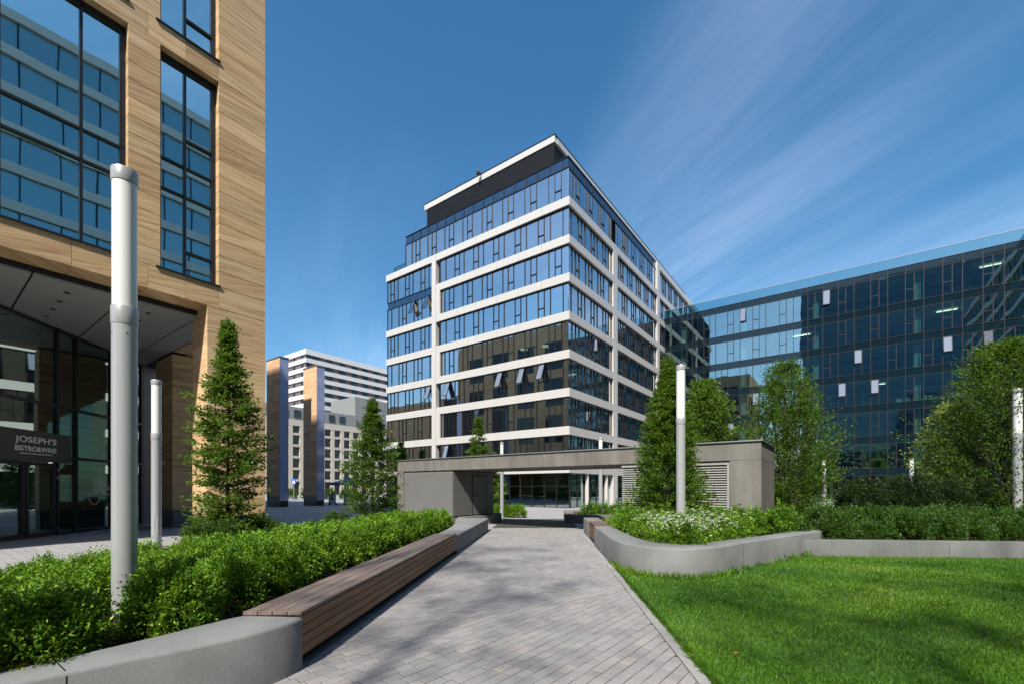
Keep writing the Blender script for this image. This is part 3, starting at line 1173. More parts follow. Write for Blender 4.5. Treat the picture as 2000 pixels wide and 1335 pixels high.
spots = []
for yy in np.arange(9.75, 14.2, .50):
    for xx in np.arange(3.1, 9.4, .56):
        x = xx + rnd.uniform(-.1, .1)
        y = yy + rnd.uniform(-.1, .1)
        spots.append((x, y))
arr = np.array(spots)
ins = inside(arr[:, 0], arr[:, 1], R_BED)
ri = np.array(R_IN)
nfl = 0
for (x, y), k in zip(spots, ins):
    d = np.min(np.hypot(ri[:, 0] - x, ri[:, 1] - y))
    if not k or d < .30 or math.hypot(x - 4.66, y - 12.4) < .32 or math.hypot(x - 4.83, y - 13.8) < .5:
        continue
    a_, b_ = x * C - y * S, x * S + y * C
    if b_ > 15.0 and a_ < -1.7:
        continue
    s = rnd.uniform(.9, 1.12)
    if x < 5.9 and y < 12.3:
        near = (d < .75 and y < 11 and 3.2 < x < 5.4)
        me, fl = SPI[1] if near else SPI[rnd.choice([0, 2, 0])]
        lab = 'low shrub thick with white flower heads behind the rounded concrete wall' if near else 'light green low shrub with scattered white flowers round the right lamp post'
        put('flowering_shrub', me, (x, y, .46), rnd.uniform(0, 6.28), (s, s, s * rnd.uniform(.9, 1.05)), lab, 'shrub',
            'white flowering shrubs at the wall' if near else 'flowering shrubs round the lamp', fl)
    else:
        put('leafy_shrub', rnd.choice(SHRL), (x, y, .46), rnd.uniform(0, 6.28), (s, s, s),
            'mid green leafy shrub between the concrete portal and the lawn corner', 'shrub', 'leafy shrubs by the portal')
# left-most of that planter, towards the seat
for i, (x, y) in enumerate([(3.5, 14.3), (3.9, 13.6), (3.45, 13.3), (3.7, 15.0), (4.3, 14.6)]):
    me, fl = SPI[2]
    put('flowering_shrub', me, (x, y, .46), i * 1.3, (1, 1, .95), 'light green low shrub beside the small timber seat', 'shrub', 'shrubs beside the timber seat')

# row along the long low wall
x = 7.95
i = 0
while x < 16.5:
    y = rwall_y(x) + .86 + rnd.uniform(-.10, .12)
    s = (.80 if i in (0,) else rnd.uniform(.92, 1.15))
    put('wall_shrub', rnd.choice(SHR), (x, y, .34), rnd.uniform(0, 6.28), (s, s, s * rnd.uniform(.75, 1.05)),
        'dark green shrub behind the low lawn wall, %s from its left end' % ORD[i], 'shrub', 'front row behind the low lawn wall')
    x += rnd.uniform(.78, 1.0)
    i += 1
for row in (1.65, 2.3):
    x = 8.6 + row * .3
    while x < 17:
        s = rnd.uniform(.95, 1.2)
        put('wall_shrub', rnd.choice(SHR), (x, rwall_y(x) + row + rnd.uniform(-.12, .12), .34), rnd.uniform(0, 6.28), (s, s, s * 1.1),
            'dark green shrub in the second line behind the low lawn wall', 'shrub', 'back rows behind the low lawn wall')
        x += rnd.uniform(.62, .85)

# clipped dark yews
YEW = [shrub_mesh('yew_foliage', 71 + i, .80, 1.62, 900, 30, .065, .032, M['leaf_dark'], .04, box=True)[0] for i in range(2)]
for i, (x, y, s, sz, w) in enumerate([(12.35, 15.9, 1.0, 1.0, 'leftmost'), (13.75, 15.7, .98, 1.06, 'second from left'), (15.1, 15.8, 1.02, .97, 'third from left'), (16.4, 16.1, 1.0, 1.0, 'rightmost')]):
    put('clipped_yew', YEW[i % 2], (x, y, .34), i * 1.9, (s, s, sz), 'very dark clipped evergreen bush behind the wall shrubs, %s of four' % w, 'shrub', 'clipped dark evergreens')


def tree(name, loc, H, base_h, rfun, nb, nl, L, W, mat, seed, up, label, cat='tree', group=None, trunk_r=.06, stems=1, lean=0.0, wood_n=90, jit=.07, tint0=.3, jag=.16, nl_start=.25, droop=.12, spray=1.0):
    g = np.random.default_rng(seed)
    root = empty(name, loc, 0, label, cat, group)
    t = g.uniform(0, 1, nb) ** .92
    az = g.uniform(0, 2 * np.pi, nb)
    ze = base_h + t * (H - base_h)
    lump = 1 + .14 * np.sin(az * 2 + t * 9 + seed) + .11 * np.sin(az * 3 - t * 17 + seed * 3)
    rad = np.array([rfun(x) for x in t]) * (1 + g.normal(0, jag, nb)) * lump
    tall = g.random(nb) ** 2 * (t > .9) * .25
    E = np.stack([np.cos(az) * rad, np.sin(az) * rad, ze + tall], 1)
    zs = np.maximum(ze - rad * up, base_h * .35 + .12)
    sa = g.uniform(0, 2 * np.pi, nb)
    B = np.stack([np.cos(az) * lean * zs * .25, np.sin(az) * lean * zs * .25, zs], 1)
    tt = nl_start + (1 - nl_start) * g.uniform(0, 1, (nb, nl)) ** .75
    P = B[:, None, :] + (E - B)[:, None, :] * tt[:, :, None]
    side = g.normal(0, 1, (nb, nl, 3)) * np.array([1, 1, .45]) * jit * spray
    P = (P + side).reshape(-1, 3)
    P[:, 2] = np.maximum(P[:, 2], .05)
    D_ = unit(np.repeat((E - B)[:, None, :], nl, 1).reshape(-1, 3))
    V = leaf_quads(P, D_, np.full(len(P), L), np.full(len(P), W), g, 1.0, droop)
    N = len(P)
    br = np.repeat(g.normal(0, .12, nb), nl)
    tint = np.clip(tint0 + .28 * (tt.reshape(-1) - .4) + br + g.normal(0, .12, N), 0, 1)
    me = np_mesh('crown', V, np.arange(N * 4).reshape(N, 4), mat, tint=tint)
    link(bpy.data.objects.new('crown', me), root)
    mb = MB()
    if stems == 1:
        zz_ = [0, H * .3, H * .6, H * .93]
        pr = Vector((0, 0, -.05))
        for i in range(3):
            q = Vector((g.normal(0, .02), g.normal(0, .02), zz_[i + 1]))
            mb.tube(pr, q, trunk_r * (1 - .3 * i), trunk_r * (1 - .3 * (i + 1)) + .004, 9)
            pr = q
    else:
        for k in range(stems):
            a_ = 2 * math.pi * k / stems + g.uniform(-.3, .3)
            tgt = g.uniform(.45, .9)
            pr = Vector((math.cos(a_) * .07, math.sin(a_) * .07, -.05))
            rr_ = rfun(.5) * g.uniform(.25, .75)
            for i in range(1, 5):
                f_ = i / 4
                q = Vector((math.cos(a_) * rr_ * f_ ** 1.1, math.sin(a_) * rr_ * f_ ** 1.1, H * tgt * f_))
                mb.tube(pr, q, trunk_r * (1 - .2 * (i - 1)), trunk_r * (1 - .2 * i) + .003, 6)
                pr = q
    for i in g.choice(nb, min(wood_n, nb), replace=False):
        mid = (B[i] + E[i]) / 2 + np.array([0, 0, .03])
        mb.tube(B[i], mid, .011 + trunk_r * .12, .008, 4, False)
        mb.tube(mid, B[i] + (E[i] - B[i]) * .92, .008, .003, 4, False)
    mb.build('trunk', M['bark'], root)
    return root


cone = lambda r, p=.75: (lambda t: r * max(.03, (1 - t)) ** p * (1 if t > .12 else .72 + t * 2.3))
oval = lambda r: (lambda t: r * math.sqrt(max(.01, 1 - (2 * (t ** .8) - .85) ** 2 / 1.35)))
vase = lambda r: (lambda t: r * (.35 + 1.0 * t) * (1 if t < .62 else max(.1, 1 - ((t - .62) / .38) ** 2 * .85)))


def column(r): return lambda t: r * (.7 + .6 * min(t / .25, 1) * .5) * (1 if t < .35 else max(.04, 1 - ((t - .35) / .65) ** 1.25))


# the near trees
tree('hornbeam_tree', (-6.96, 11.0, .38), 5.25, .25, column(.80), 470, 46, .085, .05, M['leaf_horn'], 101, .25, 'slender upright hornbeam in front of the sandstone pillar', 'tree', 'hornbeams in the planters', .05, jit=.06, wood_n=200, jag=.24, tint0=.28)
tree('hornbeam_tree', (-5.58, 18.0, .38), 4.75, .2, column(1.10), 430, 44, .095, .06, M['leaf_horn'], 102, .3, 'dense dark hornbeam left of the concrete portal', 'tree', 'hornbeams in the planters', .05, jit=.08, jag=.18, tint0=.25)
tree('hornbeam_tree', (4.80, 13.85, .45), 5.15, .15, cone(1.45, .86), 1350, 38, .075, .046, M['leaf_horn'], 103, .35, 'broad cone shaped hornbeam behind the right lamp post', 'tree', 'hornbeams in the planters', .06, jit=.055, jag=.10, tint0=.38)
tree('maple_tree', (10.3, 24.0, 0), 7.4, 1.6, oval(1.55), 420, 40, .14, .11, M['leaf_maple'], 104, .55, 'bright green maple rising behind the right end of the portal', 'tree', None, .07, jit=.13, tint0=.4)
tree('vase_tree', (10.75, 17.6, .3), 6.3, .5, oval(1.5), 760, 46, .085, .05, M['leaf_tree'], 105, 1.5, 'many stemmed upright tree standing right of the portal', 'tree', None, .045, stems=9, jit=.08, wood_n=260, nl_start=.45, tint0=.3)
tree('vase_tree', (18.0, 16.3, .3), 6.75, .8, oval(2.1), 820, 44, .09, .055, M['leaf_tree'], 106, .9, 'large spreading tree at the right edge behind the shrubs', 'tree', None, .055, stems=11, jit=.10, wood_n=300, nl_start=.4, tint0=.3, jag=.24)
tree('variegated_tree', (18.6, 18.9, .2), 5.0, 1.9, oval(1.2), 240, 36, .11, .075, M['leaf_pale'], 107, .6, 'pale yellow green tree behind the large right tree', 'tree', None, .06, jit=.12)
# behind the portal
tree('hornbeam_tree', (-2.25, 30, 0), 6.35, .6, cone(1.15, .7), 260, 34, .13, .085, M['leaf_horn'], 108, .35, 'conical hornbeam showing above the middle of the portal', 'tree', 'hornbeams beyond the portal', .05, jit=.08, tint0=.36)
tree('hornbeam_tree', (-7.9, 32, 0), 4.9, .5, cone(1.1, .7), 200, 30, .14, .09, M['leaf_horn'], 109, .35, 'small dark hornbeam showing above the left end of the portal', 'tree', 'hornbeams beyond the portal', .05, jit=.08)
tree('hornbeam_tree', (-7.2, 36, 0), 4.75, .5, cone(.75, .7), 160, 28, .14, .09, M['leaf_horn'], 110, .35, 'tiny conical hornbeam tip second from the left above the portal', 'tree', 'hornbeams beyond the portal', .05, jit=.07)
tree('hornbeam_tree', (-24.5, 33.2, 0), 6.2, .4, column(1.15), 260, 34, .14, .09, M['leaf_horn'], 111, .3, 'dark hornbeam seen through the gap beside the sandstone pillar', 'tree', 'hornbeams beyond the portal', .06, jit=.10)
tree('hornbeam_tree', (-1.3, 31.5, 0), 4.0, .3, column(.8), 180, 30, .14, .09, M['leaf_maple'], 112, .3, 'light green young tree seen under the portal beside the white pole', 'tree', 'hornbeams beyond the portal', .05, jit=.10)
# unseen trees added to throw dappled shade on path and lawn
tree('added_shade_tree', (-3.0, -1.3, 0), 12.0, 6.8, oval(2.3), 24, 20, .20, .15, M['leaf_tree'], 121, .5, 'unseen tree added behind the viewpoint to dapple the near path', 'tree', 'added shade trees out of view', .14, jit=.26)
tree('added_shade_tree', (-3.8, 2.3, 0), 13.5, 9.4, oval(2.0), 22, 22, .20, .15, M['leaf_tree'], 125, .5, 'unseen tree added left of the viewpoint to dapple the far path', 'tree', 'added shade trees out of view', .14, jit=.26)
tree('added_shade_tree', (2.0, -2.8, 0), 12.0, 5.4, oval(2.8), 30, 24, .20, .15, M['leaf_tree'], 122, .5, 'unseen tree added behind the viewpoint to dapple the lawn, nearest the path', 'tree', 'added shade trees out of view', .15, jit=.26)
tree('added_shade_tree', (6.0, -0.8, 0), 11.5, 5.4, oval(2.9), 28, 24, .20, .15, M['leaf_tree'], 123, .5, 'unseen tree added behind the viewpoint to dapple the middle of the lawn', 'tree', 'added shade trees out of view', .16, jit=.26)
tree('added_shade_tree', (11.0, 1.2, 0), 10.5, 4.6, oval(2.7), 20, 22, .20, .15, M['leaf_tree'], 124, .5, 'unseen tree added far right, outside the picture, to dapple the lawn', 'tree', 'added shade trees out of view', .15, jit=.26)

# shrubs by the tree feet and beyond the portal
for i, (x, y) in enumerate([(-6.6, 10.3), (-7.3, 10.6), (-6.2, 11.2), (-6.7, 11.8)]):
    put('foot_shrub', rnd.choice(SHR), (x, y, .38), i, (1.1, 1.1, .9), 'dark leafy shrub at the foot of the slender hornbeam', 'shrub', 'shrubs at the hornbeam foot')
put('foot_shrub', SHR[1], (-6.75, 17.2, .38), 1, (1.15, 1.15, .7), 'low dark shrub left of the dense dark hornbeam', 'shrub')
for i in range(5):
    put('low_hedge_shrub', rnd.choice(HEDGE_FAR), (-1.9 + .75 * i * .75, 29.0 - .35 * i, 0), i * 2, (1.4, 1.4, 1.35), 'light green low shrub seen under the portal at the foot of the white pole', 'shrub', 'shrubs seen under the portal')
for i in range(6):
    put('low_hedge_shrub', rnd.choice(SHRL), (4.2 + i * .8, 24.6 + (i % 2) * .5, .15), i * 2, (1.3, 1.3, 1.2), 'leafy shrub in the small far planter right of the path', 'shrub', 'shrubs in the far planter')
for i in range(10):
    put('low_hedge_shrub', rnd.choice(HEDGE_FAR), (-27.5 + i * .9, 29.5 + (i % 2) * .4, .3), i * 2, (1.5, 1.5, 1.5), 'low hedge shrub seen through the gap beside the sandstone pillar', 'shrub', 'hedge seen through the pillar gap')
for i in range(26):
    put('far_shrub', rnd.choice(SHRL), (11.5 + (i % 13) * 1.3, 22.5 + (i // 13) * 1.6 + rnd.uniform(-.3, .3), .1), i * 2, (1.5, 1.5, 1.1), 'low pale shrub on the ground beyond the dark evergreens', 'shrub', 'far ground shrubs on the right')


# ------------------------------------------------------------------ lamp posts
def lamp(loc, H, r, label, split=.655, door=35):
    root = empty('lamp_post', loc, 0, label, 'lamp post', 'cylindrical lamp posts')
    zs = H * split
    mb = MB()
    mb.lathe([(r, -.1), (r, zs - .0), ], 40)
    sh = mb.build('shaft', M['alu'], root, smooth=True)
    mb = MB()
    mb.lathe([(r * 1.03, zs - .02), (r * 1.06, zs - .01), (r * 1.06, zs + .16), (r * 1.03, zs + .17)], 40)
    mb.build('collar', M['alu'], root, smooth=True)
    mb = MB()
    mb.lathe([(r * .97, zs + .17), (r * .97, H - .13)], 40)
    mb.build('diffuser', M['diffuser'], root, smooth=True)
    mb = MB()
    mb.lathe([(r * 1.02, H - .14), (r * 1.05, H - .13), (r * 1.05, H - .01), (r * 1.02, H)], 40)
    mb.build('cap', M['alu'], root, smooth=True)
    mb = MB()
    mb.box((-.045, .045), (-r - .0015, -r + .03), (.5, .95))
    d = mb.build('service_door', M['alu'], sh, bevel=.001)
    d.rotation_euler = (0, 0, R(door))
    for a_ in (-.6, .9):
        mb = MB()
        mb.tube((math.sin(a_) * r * 1.0, -math.cos(a_) * r * 1.0, zs - .12), (math.sin(a_) * r * 1.03, -math.cos(a_) * r * 1.03, zs - .12), .008, .008, 8)
        mb.build('screw', M['frame_dark'], sh)
    return root


lamp((-4.15, 4.81, .40), 4.74, .110, 'large cylindrical lamp post in the near left hedge', .655, 200)
lamp((-9.9, 12.5, 0), 4.76, .118, 'cylindrical lamp post in front of the restaurant glazing', .655)
lamp((-21.9, 29.6, 0), 4.7, .13, 'small distant lamp post seen through the gap beside the sandstone pillar')
lamp((4.66, 12.4, .46), 4.68, .122, 'lamp post standing in front of the cone shaped hornbeam')
lamp((17.0, 15.1, .3), 4.8, .125, 'lamp post cut by the right edge of the picture')
lamp((26.4, 38, 0), 4.2, .16, 'distant lamp post beside the many stemmed tree')
lamp((35.6, 40, 0), 4.4, .16, 'distant lamp post rising behind the dark evergreens')
lamp((5.92, 30, 0), 5.15, .13, 'lamp post in front of the white banded office seen above the portal')
lamp((-.62, 27.6, 0), 4.6, .11, 'thin white pole seen under the left part of the portal')

# ------------------------------------------------------------------ concrete portal
FB, BB = 15.33, 18.5
por = GT('concrete_portal', -10, 16.5, 'weathered concrete portal with a flat roof spanning the path', 'portal')
zb, zt = 2.62, 3.18
m_ = MB()
por.mb(m_, (-18.73, -10.6), (FB, BB), (zb, zt))
m_.build('roof_slab', M['concrete_old'], por.e, bevel=.012)
m_ = MB()
por.mb(m_, (-10.59, -1.98), (FB, BB), (zb, zt))
m_.build('roof_slab', M['concrete_old'], por.e, bevel=.012)
m_ = MB()
por.mb(m_, (-18.78, -1.93), (FB - .05, BB + .05), (zt, zt + .045))
m_.build('coping', M['coping'], por.e, bevel=.008)
# left pier
m_ = MB()
por.mb(m_, (-18.73, -18.25), (FB, BB), (-.03, zb))
por.mb(m_, (-18.25, -14.83), (FB + .10, BB - .1), (.42, zb))
por.mb(m_, (-18.25, -14.80), (FB + .02, BB - .05), (-.03, .42))
m_.build('left_pier', M['concrete_old'], por.e)
rows = 40
zz0, zz1 = .46, 2.56
hh = (zz1 - zz0) / rows
for i in range(rows):
    z0 = zz0 + i * hh
    m_ = MB()
    A_ = (-18.22, -14.79)
    a0_, a1_ = A_[0] - por.o[0], A_[1] - por.o[0]
    f0 = FB + .02 - por.o[1]
    zA, zB = z0 + .003, z0 + hh - .004
    m_.add([(a0_, f0, zA), (a1_, f0, zA), (a1_, f0 + .012, zB), (a0_, f0 + .012, zB), (a0_, f0 + .07, zA), (a1_, f0 + .07, zA)],
           [(0, 1, 2, 3), (3, 2, 5, 4), (0, 4, 5, 1), (0, 3, 4), (1, 5, 2)])
    m_.build('cladding_slat', M['grey_clad'], por.e)
for i in range(rows):
    z0 = zz0 + i * hh
    por.box('side_slat', (-14.80, -14.765), (FB + .09, BB - .1), (z0 + .005, z0 + hh - .005), M['grey_clad'])
d_ = por.box('door', (-14.79, -14.745), (16.75, 17.75), (.46, 2.36), M['grey_door'])
h_ = por.box('door_handle', (-14.745, -14.69), (16.83, 16.87), (1.38, 1.46), M['black'])
por.box('door_frame', (-14.79, -14.75), (16.70, 16.745), (.46, 2.41), M['black'])
por.box('door_frame', (-14.79, -14.75), (17.755, 17.80), (.46, 2.41), M['black'])
por.box('door_frame', (-14.79, -14.75), (16.745, 17.755), (2.365, 2.41), M['black'])
por.box('plinth', (-14.80, -14.35), (15.7, 18.45), (-.03, .40), M['concrete_old'])
# right pier
m_ = MB()
por.mb(m_, (-2.85, -1.98), (FB, BB), (-.03, zb))
por.mb(m_, (-6.38, -2.85), (FB + .16, BB - .02), (-.03, zb))
m_.build('right_pier', M['concrete_old'], por.e)
lp = por.box('louvre_frame', (-2.93, -2.86), (FB - .01, FB + .10), (.35, 2.50), M['slat'])
por.box('louvre_frame', (-6.40, -2.86), (FB - .012, FB + .10), (2.50, 2.565), M['slat'])
por.box('louvre_frame', (-4.70, -4.64), (FB - .011, FB + .10), (.35, 2.50), M['slat'])
sl_mesh = None
NS = 27
for i in range(NS):
    z0 = .40 + i * (2.49 - .40) / NS
    for (a0_, a1_) in ((-6.40, -4.71), (-4.63, -2.94)):
        if sl_mesh is None or True:
            m_ = MB()
            w_ = a1_ - a0_
            m_.add([(-w_ / 2, 0, 0), (w_ / 2, 0, 0), (w_ / 2, .07, .055), (-w_ / 2, .07, .055), (-w_ / 2, .004, -.008), (w_ / 2, .004, -.008), (w_ / 2, .078, .05), (-w_ / 2, .078, .05)],
                   [(0, 1, 2, 3), (4, 7, 6, 5), (0, 4, 5, 1), (1, 5, 6, 2), (2, 6, 7, 3), (3, 7, 4, 0)])
            key = round(w_, 3)
            sl_mesh = _unit.setdefault(('slat', key), None) or m_.mesh('louvre_slat', M['slat'])
            _unit[('slat', key)] = sl_mesh
        o = bpy.data.objects.new('louvre_slat', sl_mesh)
        o.location = ((a0_ + a1_) / 2 - por.o[0], FB - por.o[1], z0)
        link(o, por.e)

# low concrete blocks beyond
m_ = MB()
m_.box((-.55, .55), (-.22, .22), (-.03, .42))
o = m_.build('concrete_block', M['concrete_old'], None, bevel=.01)
o.location = (-1.15, 24.4, 0)
o.rotation_euler = (0, 0, R(25))
tag(o, 'small dark concrete seat block at the far foot of the portal door', 'block')
far = empty('far_planter', (4.6, 24.9, 0), R(-6), 'low dark concrete planter right of the path beyond the seat', 'planter')
for nm, x, y in (('wall', (-1.7, 2.2), (-2.1, -1.75)), ('wall', (-1.7, -1.2), (-1.75, 2.6)), ('wall', (-1.2, 2.2), (2.3, 2.6))):
    piece(nm, x, y, (-.03, .42), M['concrete_old'], far)
piece('soil', (-1.2, 2.2), (-1.75, 2.3), (-.02, .34), M['mulch'], far)
o = piece('concrete_block', (-.5, .5), (-.5, .5), (0, 1), M['concrete_old'], None)
o.location = (-24.7, 26.5, .21)
o.scale = (5, .4, .48)
tag(o, 'low concrete edge wall seen through the gap beside the sandstone pillar', 'wall')

# ------------------------------------------------------------------ white banded office (main)
A0, B0 = -20.1, 35.89
off = GT('banded_office', A0, B0, 'dark glass office block with white horizontal bands and a black rooftop storey', 'office building')
BT = [3.95 + 3.45 * k for k in range(8)]       # band tops 3.95 .. 28.1
BH = .76
ROOF = 31.9
MOD = 1.36
DEPTH = .24


def jit_rot(axis):
    q = .0016
    return (rnd.uniform(-q, q), rnd.uniform(-q, q), rnd.uniform(-q, q)) if False else ((rnd.uniform(-q, q), 0, rnd.uniform(-q, q)) if axis == 'x' else (0, rnd.uniform(-q, q), rnd.uniform(-q, q)))


def facade_row(bld, along, fixed, s0, s1, z0, z1, phase, sgn, frame_mat, glass_mat, row_name='window_row', flip=False, count=None, merge=None):
    """one storey of glazing. along 'a' or 'b'; sgn: direction of the outward normal on the other axis"""
    fr = MB()
    th = .055

    def bx(s, w, t0, t1):
        lo_, hi_ = fixed + min(t0, t1), fixed + max(t0, t1)
        if along == 'a':
            bld.mb(fr, s, (lo_, hi_), w)
        else:
            bld.mb(fr, (lo_, hi_), s, w)

    out_, in_ = sgn * .04, -sgn * .12
    bx((min(s0, s1), max(s0, s1)), (z0, z0 + .07), out_, in_)
    bx((min(s0, s1), max(s0, s1)), (z1 - .07, z1), out_, in_)
    dirn = 1 if s1 > s0 else -1
    L = abs(s1 - s0)
    # cells from s0 outwards
    cells = []
    s = 0.0
    k = phase
    first = .55 if phase % 2 == 0 else .72
    cells.append((0, first, 'fix'))
    s = first
    while s < L - .3:
        w = min(MOD, L - s)
        if w < MOD * .95:
            cells.append((s, s + w, 'fix'))
        elif k % 2 == 0:
            cells.append((s, s + w, 'fix'))
        else:
            h_ = w * .5
            if flip:
                cells.append((s, s + h_, 'fix'))
                cells.append((s + h_, s + w, 'open'))
            else:
                cells.append((s, s + h_, 'open'))
                cells.append((s + h_, s + w, 'fix'))
        s += w
        k += 1
    tr = z0 + (z1 - z0) * .36
    panes = []
    for (c0, c1, kind) in cells:
        p0, p1 = s0 + dirn * c0, s0 + dirn * c1
        lo_, hi_ = min(p0, p1), max(p0, p1)
        bx((p1 - th / 2, p1 + th / 2), (z0, z1), out_, in_)
        if kind == 'open':
            bx((lo_, hi_), (tr - .04, tr + .04), out_, in_)
            panes.append((lo_, hi_, z0 + .05, tr))
            panes.append((lo_, hi_, tr, z1 - .05))
        else:
            panes.append((lo_, hi_, z0 + .05, z1 - .05))
    row = fr.build(row_name, frame_mat, bld.e)
    g0, g1 = sorted((fixed - sgn * .03, fixed - sgn * .05))
    for (lo_, hi_, za, zb_) in panes:
        if along == 'a':
            o = bld.box('pane', (lo_, hi_), (g0, g1), (za, zb_), glass_mat, row, jit_rot('x'))
        else:
            o = bld.box('pane', (g0, g1), (lo_, hi_), (za, zb_), glass_mat, row, jit_rot('y'))
    return row


def sash(bld, along, fixed, s, w, z0, z1, sgn, tilt, mat_frame, mat_glass):
    """an open top-hung window leaf"""
    h = z1 - z0
    root = MB()
    t = .05
    for (u0, u1, v0, v1) in ((-w / 2, w / 2, -t, 0), (-w / 2, w / 2, -h, -h + t), (-w / 2, -w / 2 + t, -h, 0), (w / 2 - t, w / 2, -h, 0)):
        root.box((u0, u1), (-.03, .03), (v0, v1))
    o = root.build('open_sash', mat_frame, bld.e)
    if along == 'a':
        o.location = (s - bld.o[0], fixed + sgn * .06 - bld.o[1], z1)
        o.rotation_euler = (-sgn * -tilt, 0, 0)
    else:
        o.location = (fixed + sgn * .06 - bld.o[0], s - bld.o[1], z1)
        o.rotation_euler = (0, 0, math.pi / 2)
        o.rotation_euler = (tilt if sgn > 0 else -tilt, 0, math.pi / 2)
    piece('sash_pane', (-w / 2 + t, w / 2 - t), (-.01, .01), (-h + t, -t), mat_glass, o)
    return o


LEFT_END = -45.75
PIL = (-37.62, -36.95)
# bands on the front face and the right face
for k, zt_ in enumerate(BT):
    z0, z1 = zt_ - BH, zt_
    # front face, right section
    cuts = list(np.arange(A0, PIL[1] - .01, -2 * MOD))
    cuts = [A0 + DEPTH] + [c_ for c_ in cuts[1:]] + [PIL[1]]
    if abs(cuts[-1] - cuts[-2]) < .6:
        cuts.pop(-2)
    for c0, c1 in zip(cuts[:-1], cuts[1:]):
        off.box('band_panel', (c1 + .011, c0 - .011), (B0 - DEPTH, B0 + .3), (z0, z1), M['white_clad'])
    if k != 6:
        cuts = [PIL[0], -40.4, -43.1, LEFT_END]
        for c0, c1 in zip(cuts[:-1], cuts[1:]):
            off.box('band_panel', (c1 + .011, c0 - .011), (B0 - DEPTH, B0 + .3), (z0, z1), M['white_clad'])
    else:
        row = None
        for c0, c1 in zip(np.arange(PIL[0], LEFT_END + .1, -MOD), list(np.arange(PIL[0] - MOD, LEFT_END + .1, -MOD)) + [LEFT_END]):
            off.box('spandrel_panel', (c1 + .03, c0 - .03), (B0 + .02, B0 + .1), (z0, z1), M['glass_spandrel2'])
    # right face
    bcuts = [B0 - DEPTH + .003] + list(np.arange(B0 + 2 * MOD, 45.0, 2 * MOD)) + [45.3]
    if bcuts[-1] - bcuts[-2] < .6:
        bcuts.pop(-2)
    for c0, c1 in zip(bcuts[:-1], bcuts[1:]):
        off.box('band_panel', (A0 - .3, A0 + DEPTH + .003), (c0 + .006, c1 - .006), (z0 + .002, z1 - .002), M['white_clad'])
    bc = [46.45] + list(np.arange(49.2, 59, 2.72)) + [59.5]
    for c0, c1 in zip(bc[:-1], bc[1:]):
        off.box('band_panel', (A0 - .3, A0 + DEPTH + .003), (c0 + .006, c1 - .006), (z0 + .002, z1 - .002), M['white_clad'])
    if zt_ > 16:
        for c0, c1 in zip(np.arange(60.5, 81, 4), np.arange(64.5, 85, 4)):
            off.box('band_panel', (A0 - .3, A0 + DEPTH + .003), (c0 + .006, min(c1, 82) - .006), (z0 + .002, z1 - .002), M['white_clad'])
# pillars
zprev = 0
for k in range(len(BT)):
    z0 = (BT[k - 1] if k else -.03)
    z1 = BT[k]
    off.box('pillar_panel', (PIL[0] + .004, PIL[1] - .03), (B0 - DEPTH - .004, B0 + .3), (z0 + .005, z1 - .005), M['white_clad'])
    if k % 2 == 0:
        off.box('pillar_panel', (PIL[1] + .012, PIL[1] + .62), (B0 - DEPTH - .003, B0 + .3), (z0 + .004, z1 - BH - .004), M['white_clad'])
    off.box('pillar_panel', (A0 - .3, A0 + DEPTH + .006), (45.32, 45.86), (z0 + .005, z1 - .005), M['white_clad'])
    off.box('pillar_panel', (A0 - .3, A0 + DEPTH + .006), (45.90, 46.44), (z0 + .005, z1 - .005), M['white_clad'])
    if k > 2:
        off.box('pillar_panel', (A0 - .3, A0 + DEPTH + .006), (59.52, 60.48), (z0 + .005, z1 - .005), M['white_clad'])
off.box('pillar_panel', (A0 - .3, A0 + DEPTH + .006), (59.52, 60.48), (BT[7], ROOF - .05), M['white_clad'])
off.box('band_panel', (A0 - .3, A0 + DEPTH + .006), (60.5, 82), (ROOF - .75, ROOF - .05), M['white_clad'])

# glazing rows
for k in range(8):
    z0 = BT[k]
    z1 = (BT[k + 1] - BH) if k < 7 else ROOF - .95
    flip = (k % 2 == 0)
    if k < 7:
        facade_row(off, 'a', B0, A0, PIL[1] + (.62 if k % 2 == 1 else .45), z0, z1, k, -1, M['frame_dark'], M['glass_main'], flip=flip)
        facade_row(off, 'a', B0, PIL[0] - .0, LEFT_END, z0, z1, k + 1, -1, M['frame_dark'], M['glass_main'], flip=flip)
    else:
        facade_row(off, 'a', B0, A0, -42.35, z0, z1, 1, -1, M['frame_dark'], M['glass_main'], flip=flip)
    facade_row(off, 'b', A0, B0, 45.32, z0, z1, k, 1, M['frame_dark'], M['glass_main'], flip=not flip)
    facade_row(off, 'b', A0, 46.44, 59.52, z0, z1, k + 1, 1, M['frame_dark'], M['glass_main'], flip=flip)
    if k >= 5:
        facade_row(off, 'b', A0, 60.48, 82, z0, z1, k + 1, 1, M['frame_dark'], M['glass_main'], flip=flip)
# top spandrels
fr = MB()
for c0 in list(np.arange(A0 - .55, -42.3, -MOD)):
    off.mb(fr, (c0 - .028, c0 + .028), (B0 - .04, B0 + .12), (ROOF - .95, ROOF))
off.mb(fr, (-42.35, A0 + .03), (B0 - .045, B0 + .12), (ROOF - .04, ROOF + .03))
off.mb(fr, (A0 - .12, A0 + .045), (B0, 59.5), (ROOF - .04, ROOF + .03))
for c0 in np.arange(B0 + .75, 59.5, MOD):
    off.mb(fr, (A0 - .12, A0 + .04), (c0 - .028, c0 + .028), (ROOF - .95, ROOF))
top = fr.build('roof_edge_frame', M['frame_dark'], off.e)
cs = [A0] + list(np.arange(A0 - .55, -42.3, -MOD)) + [-42.35]
for c0, c1 in zip(cs[:-1], cs[1:]):
    off.box('spandrel_panel', (c1 + .03, c0 - .03), (B0 + .03, B0 + .05), (ROOF - .95, ROOF - .04), M['glass_spandrel2'], top)
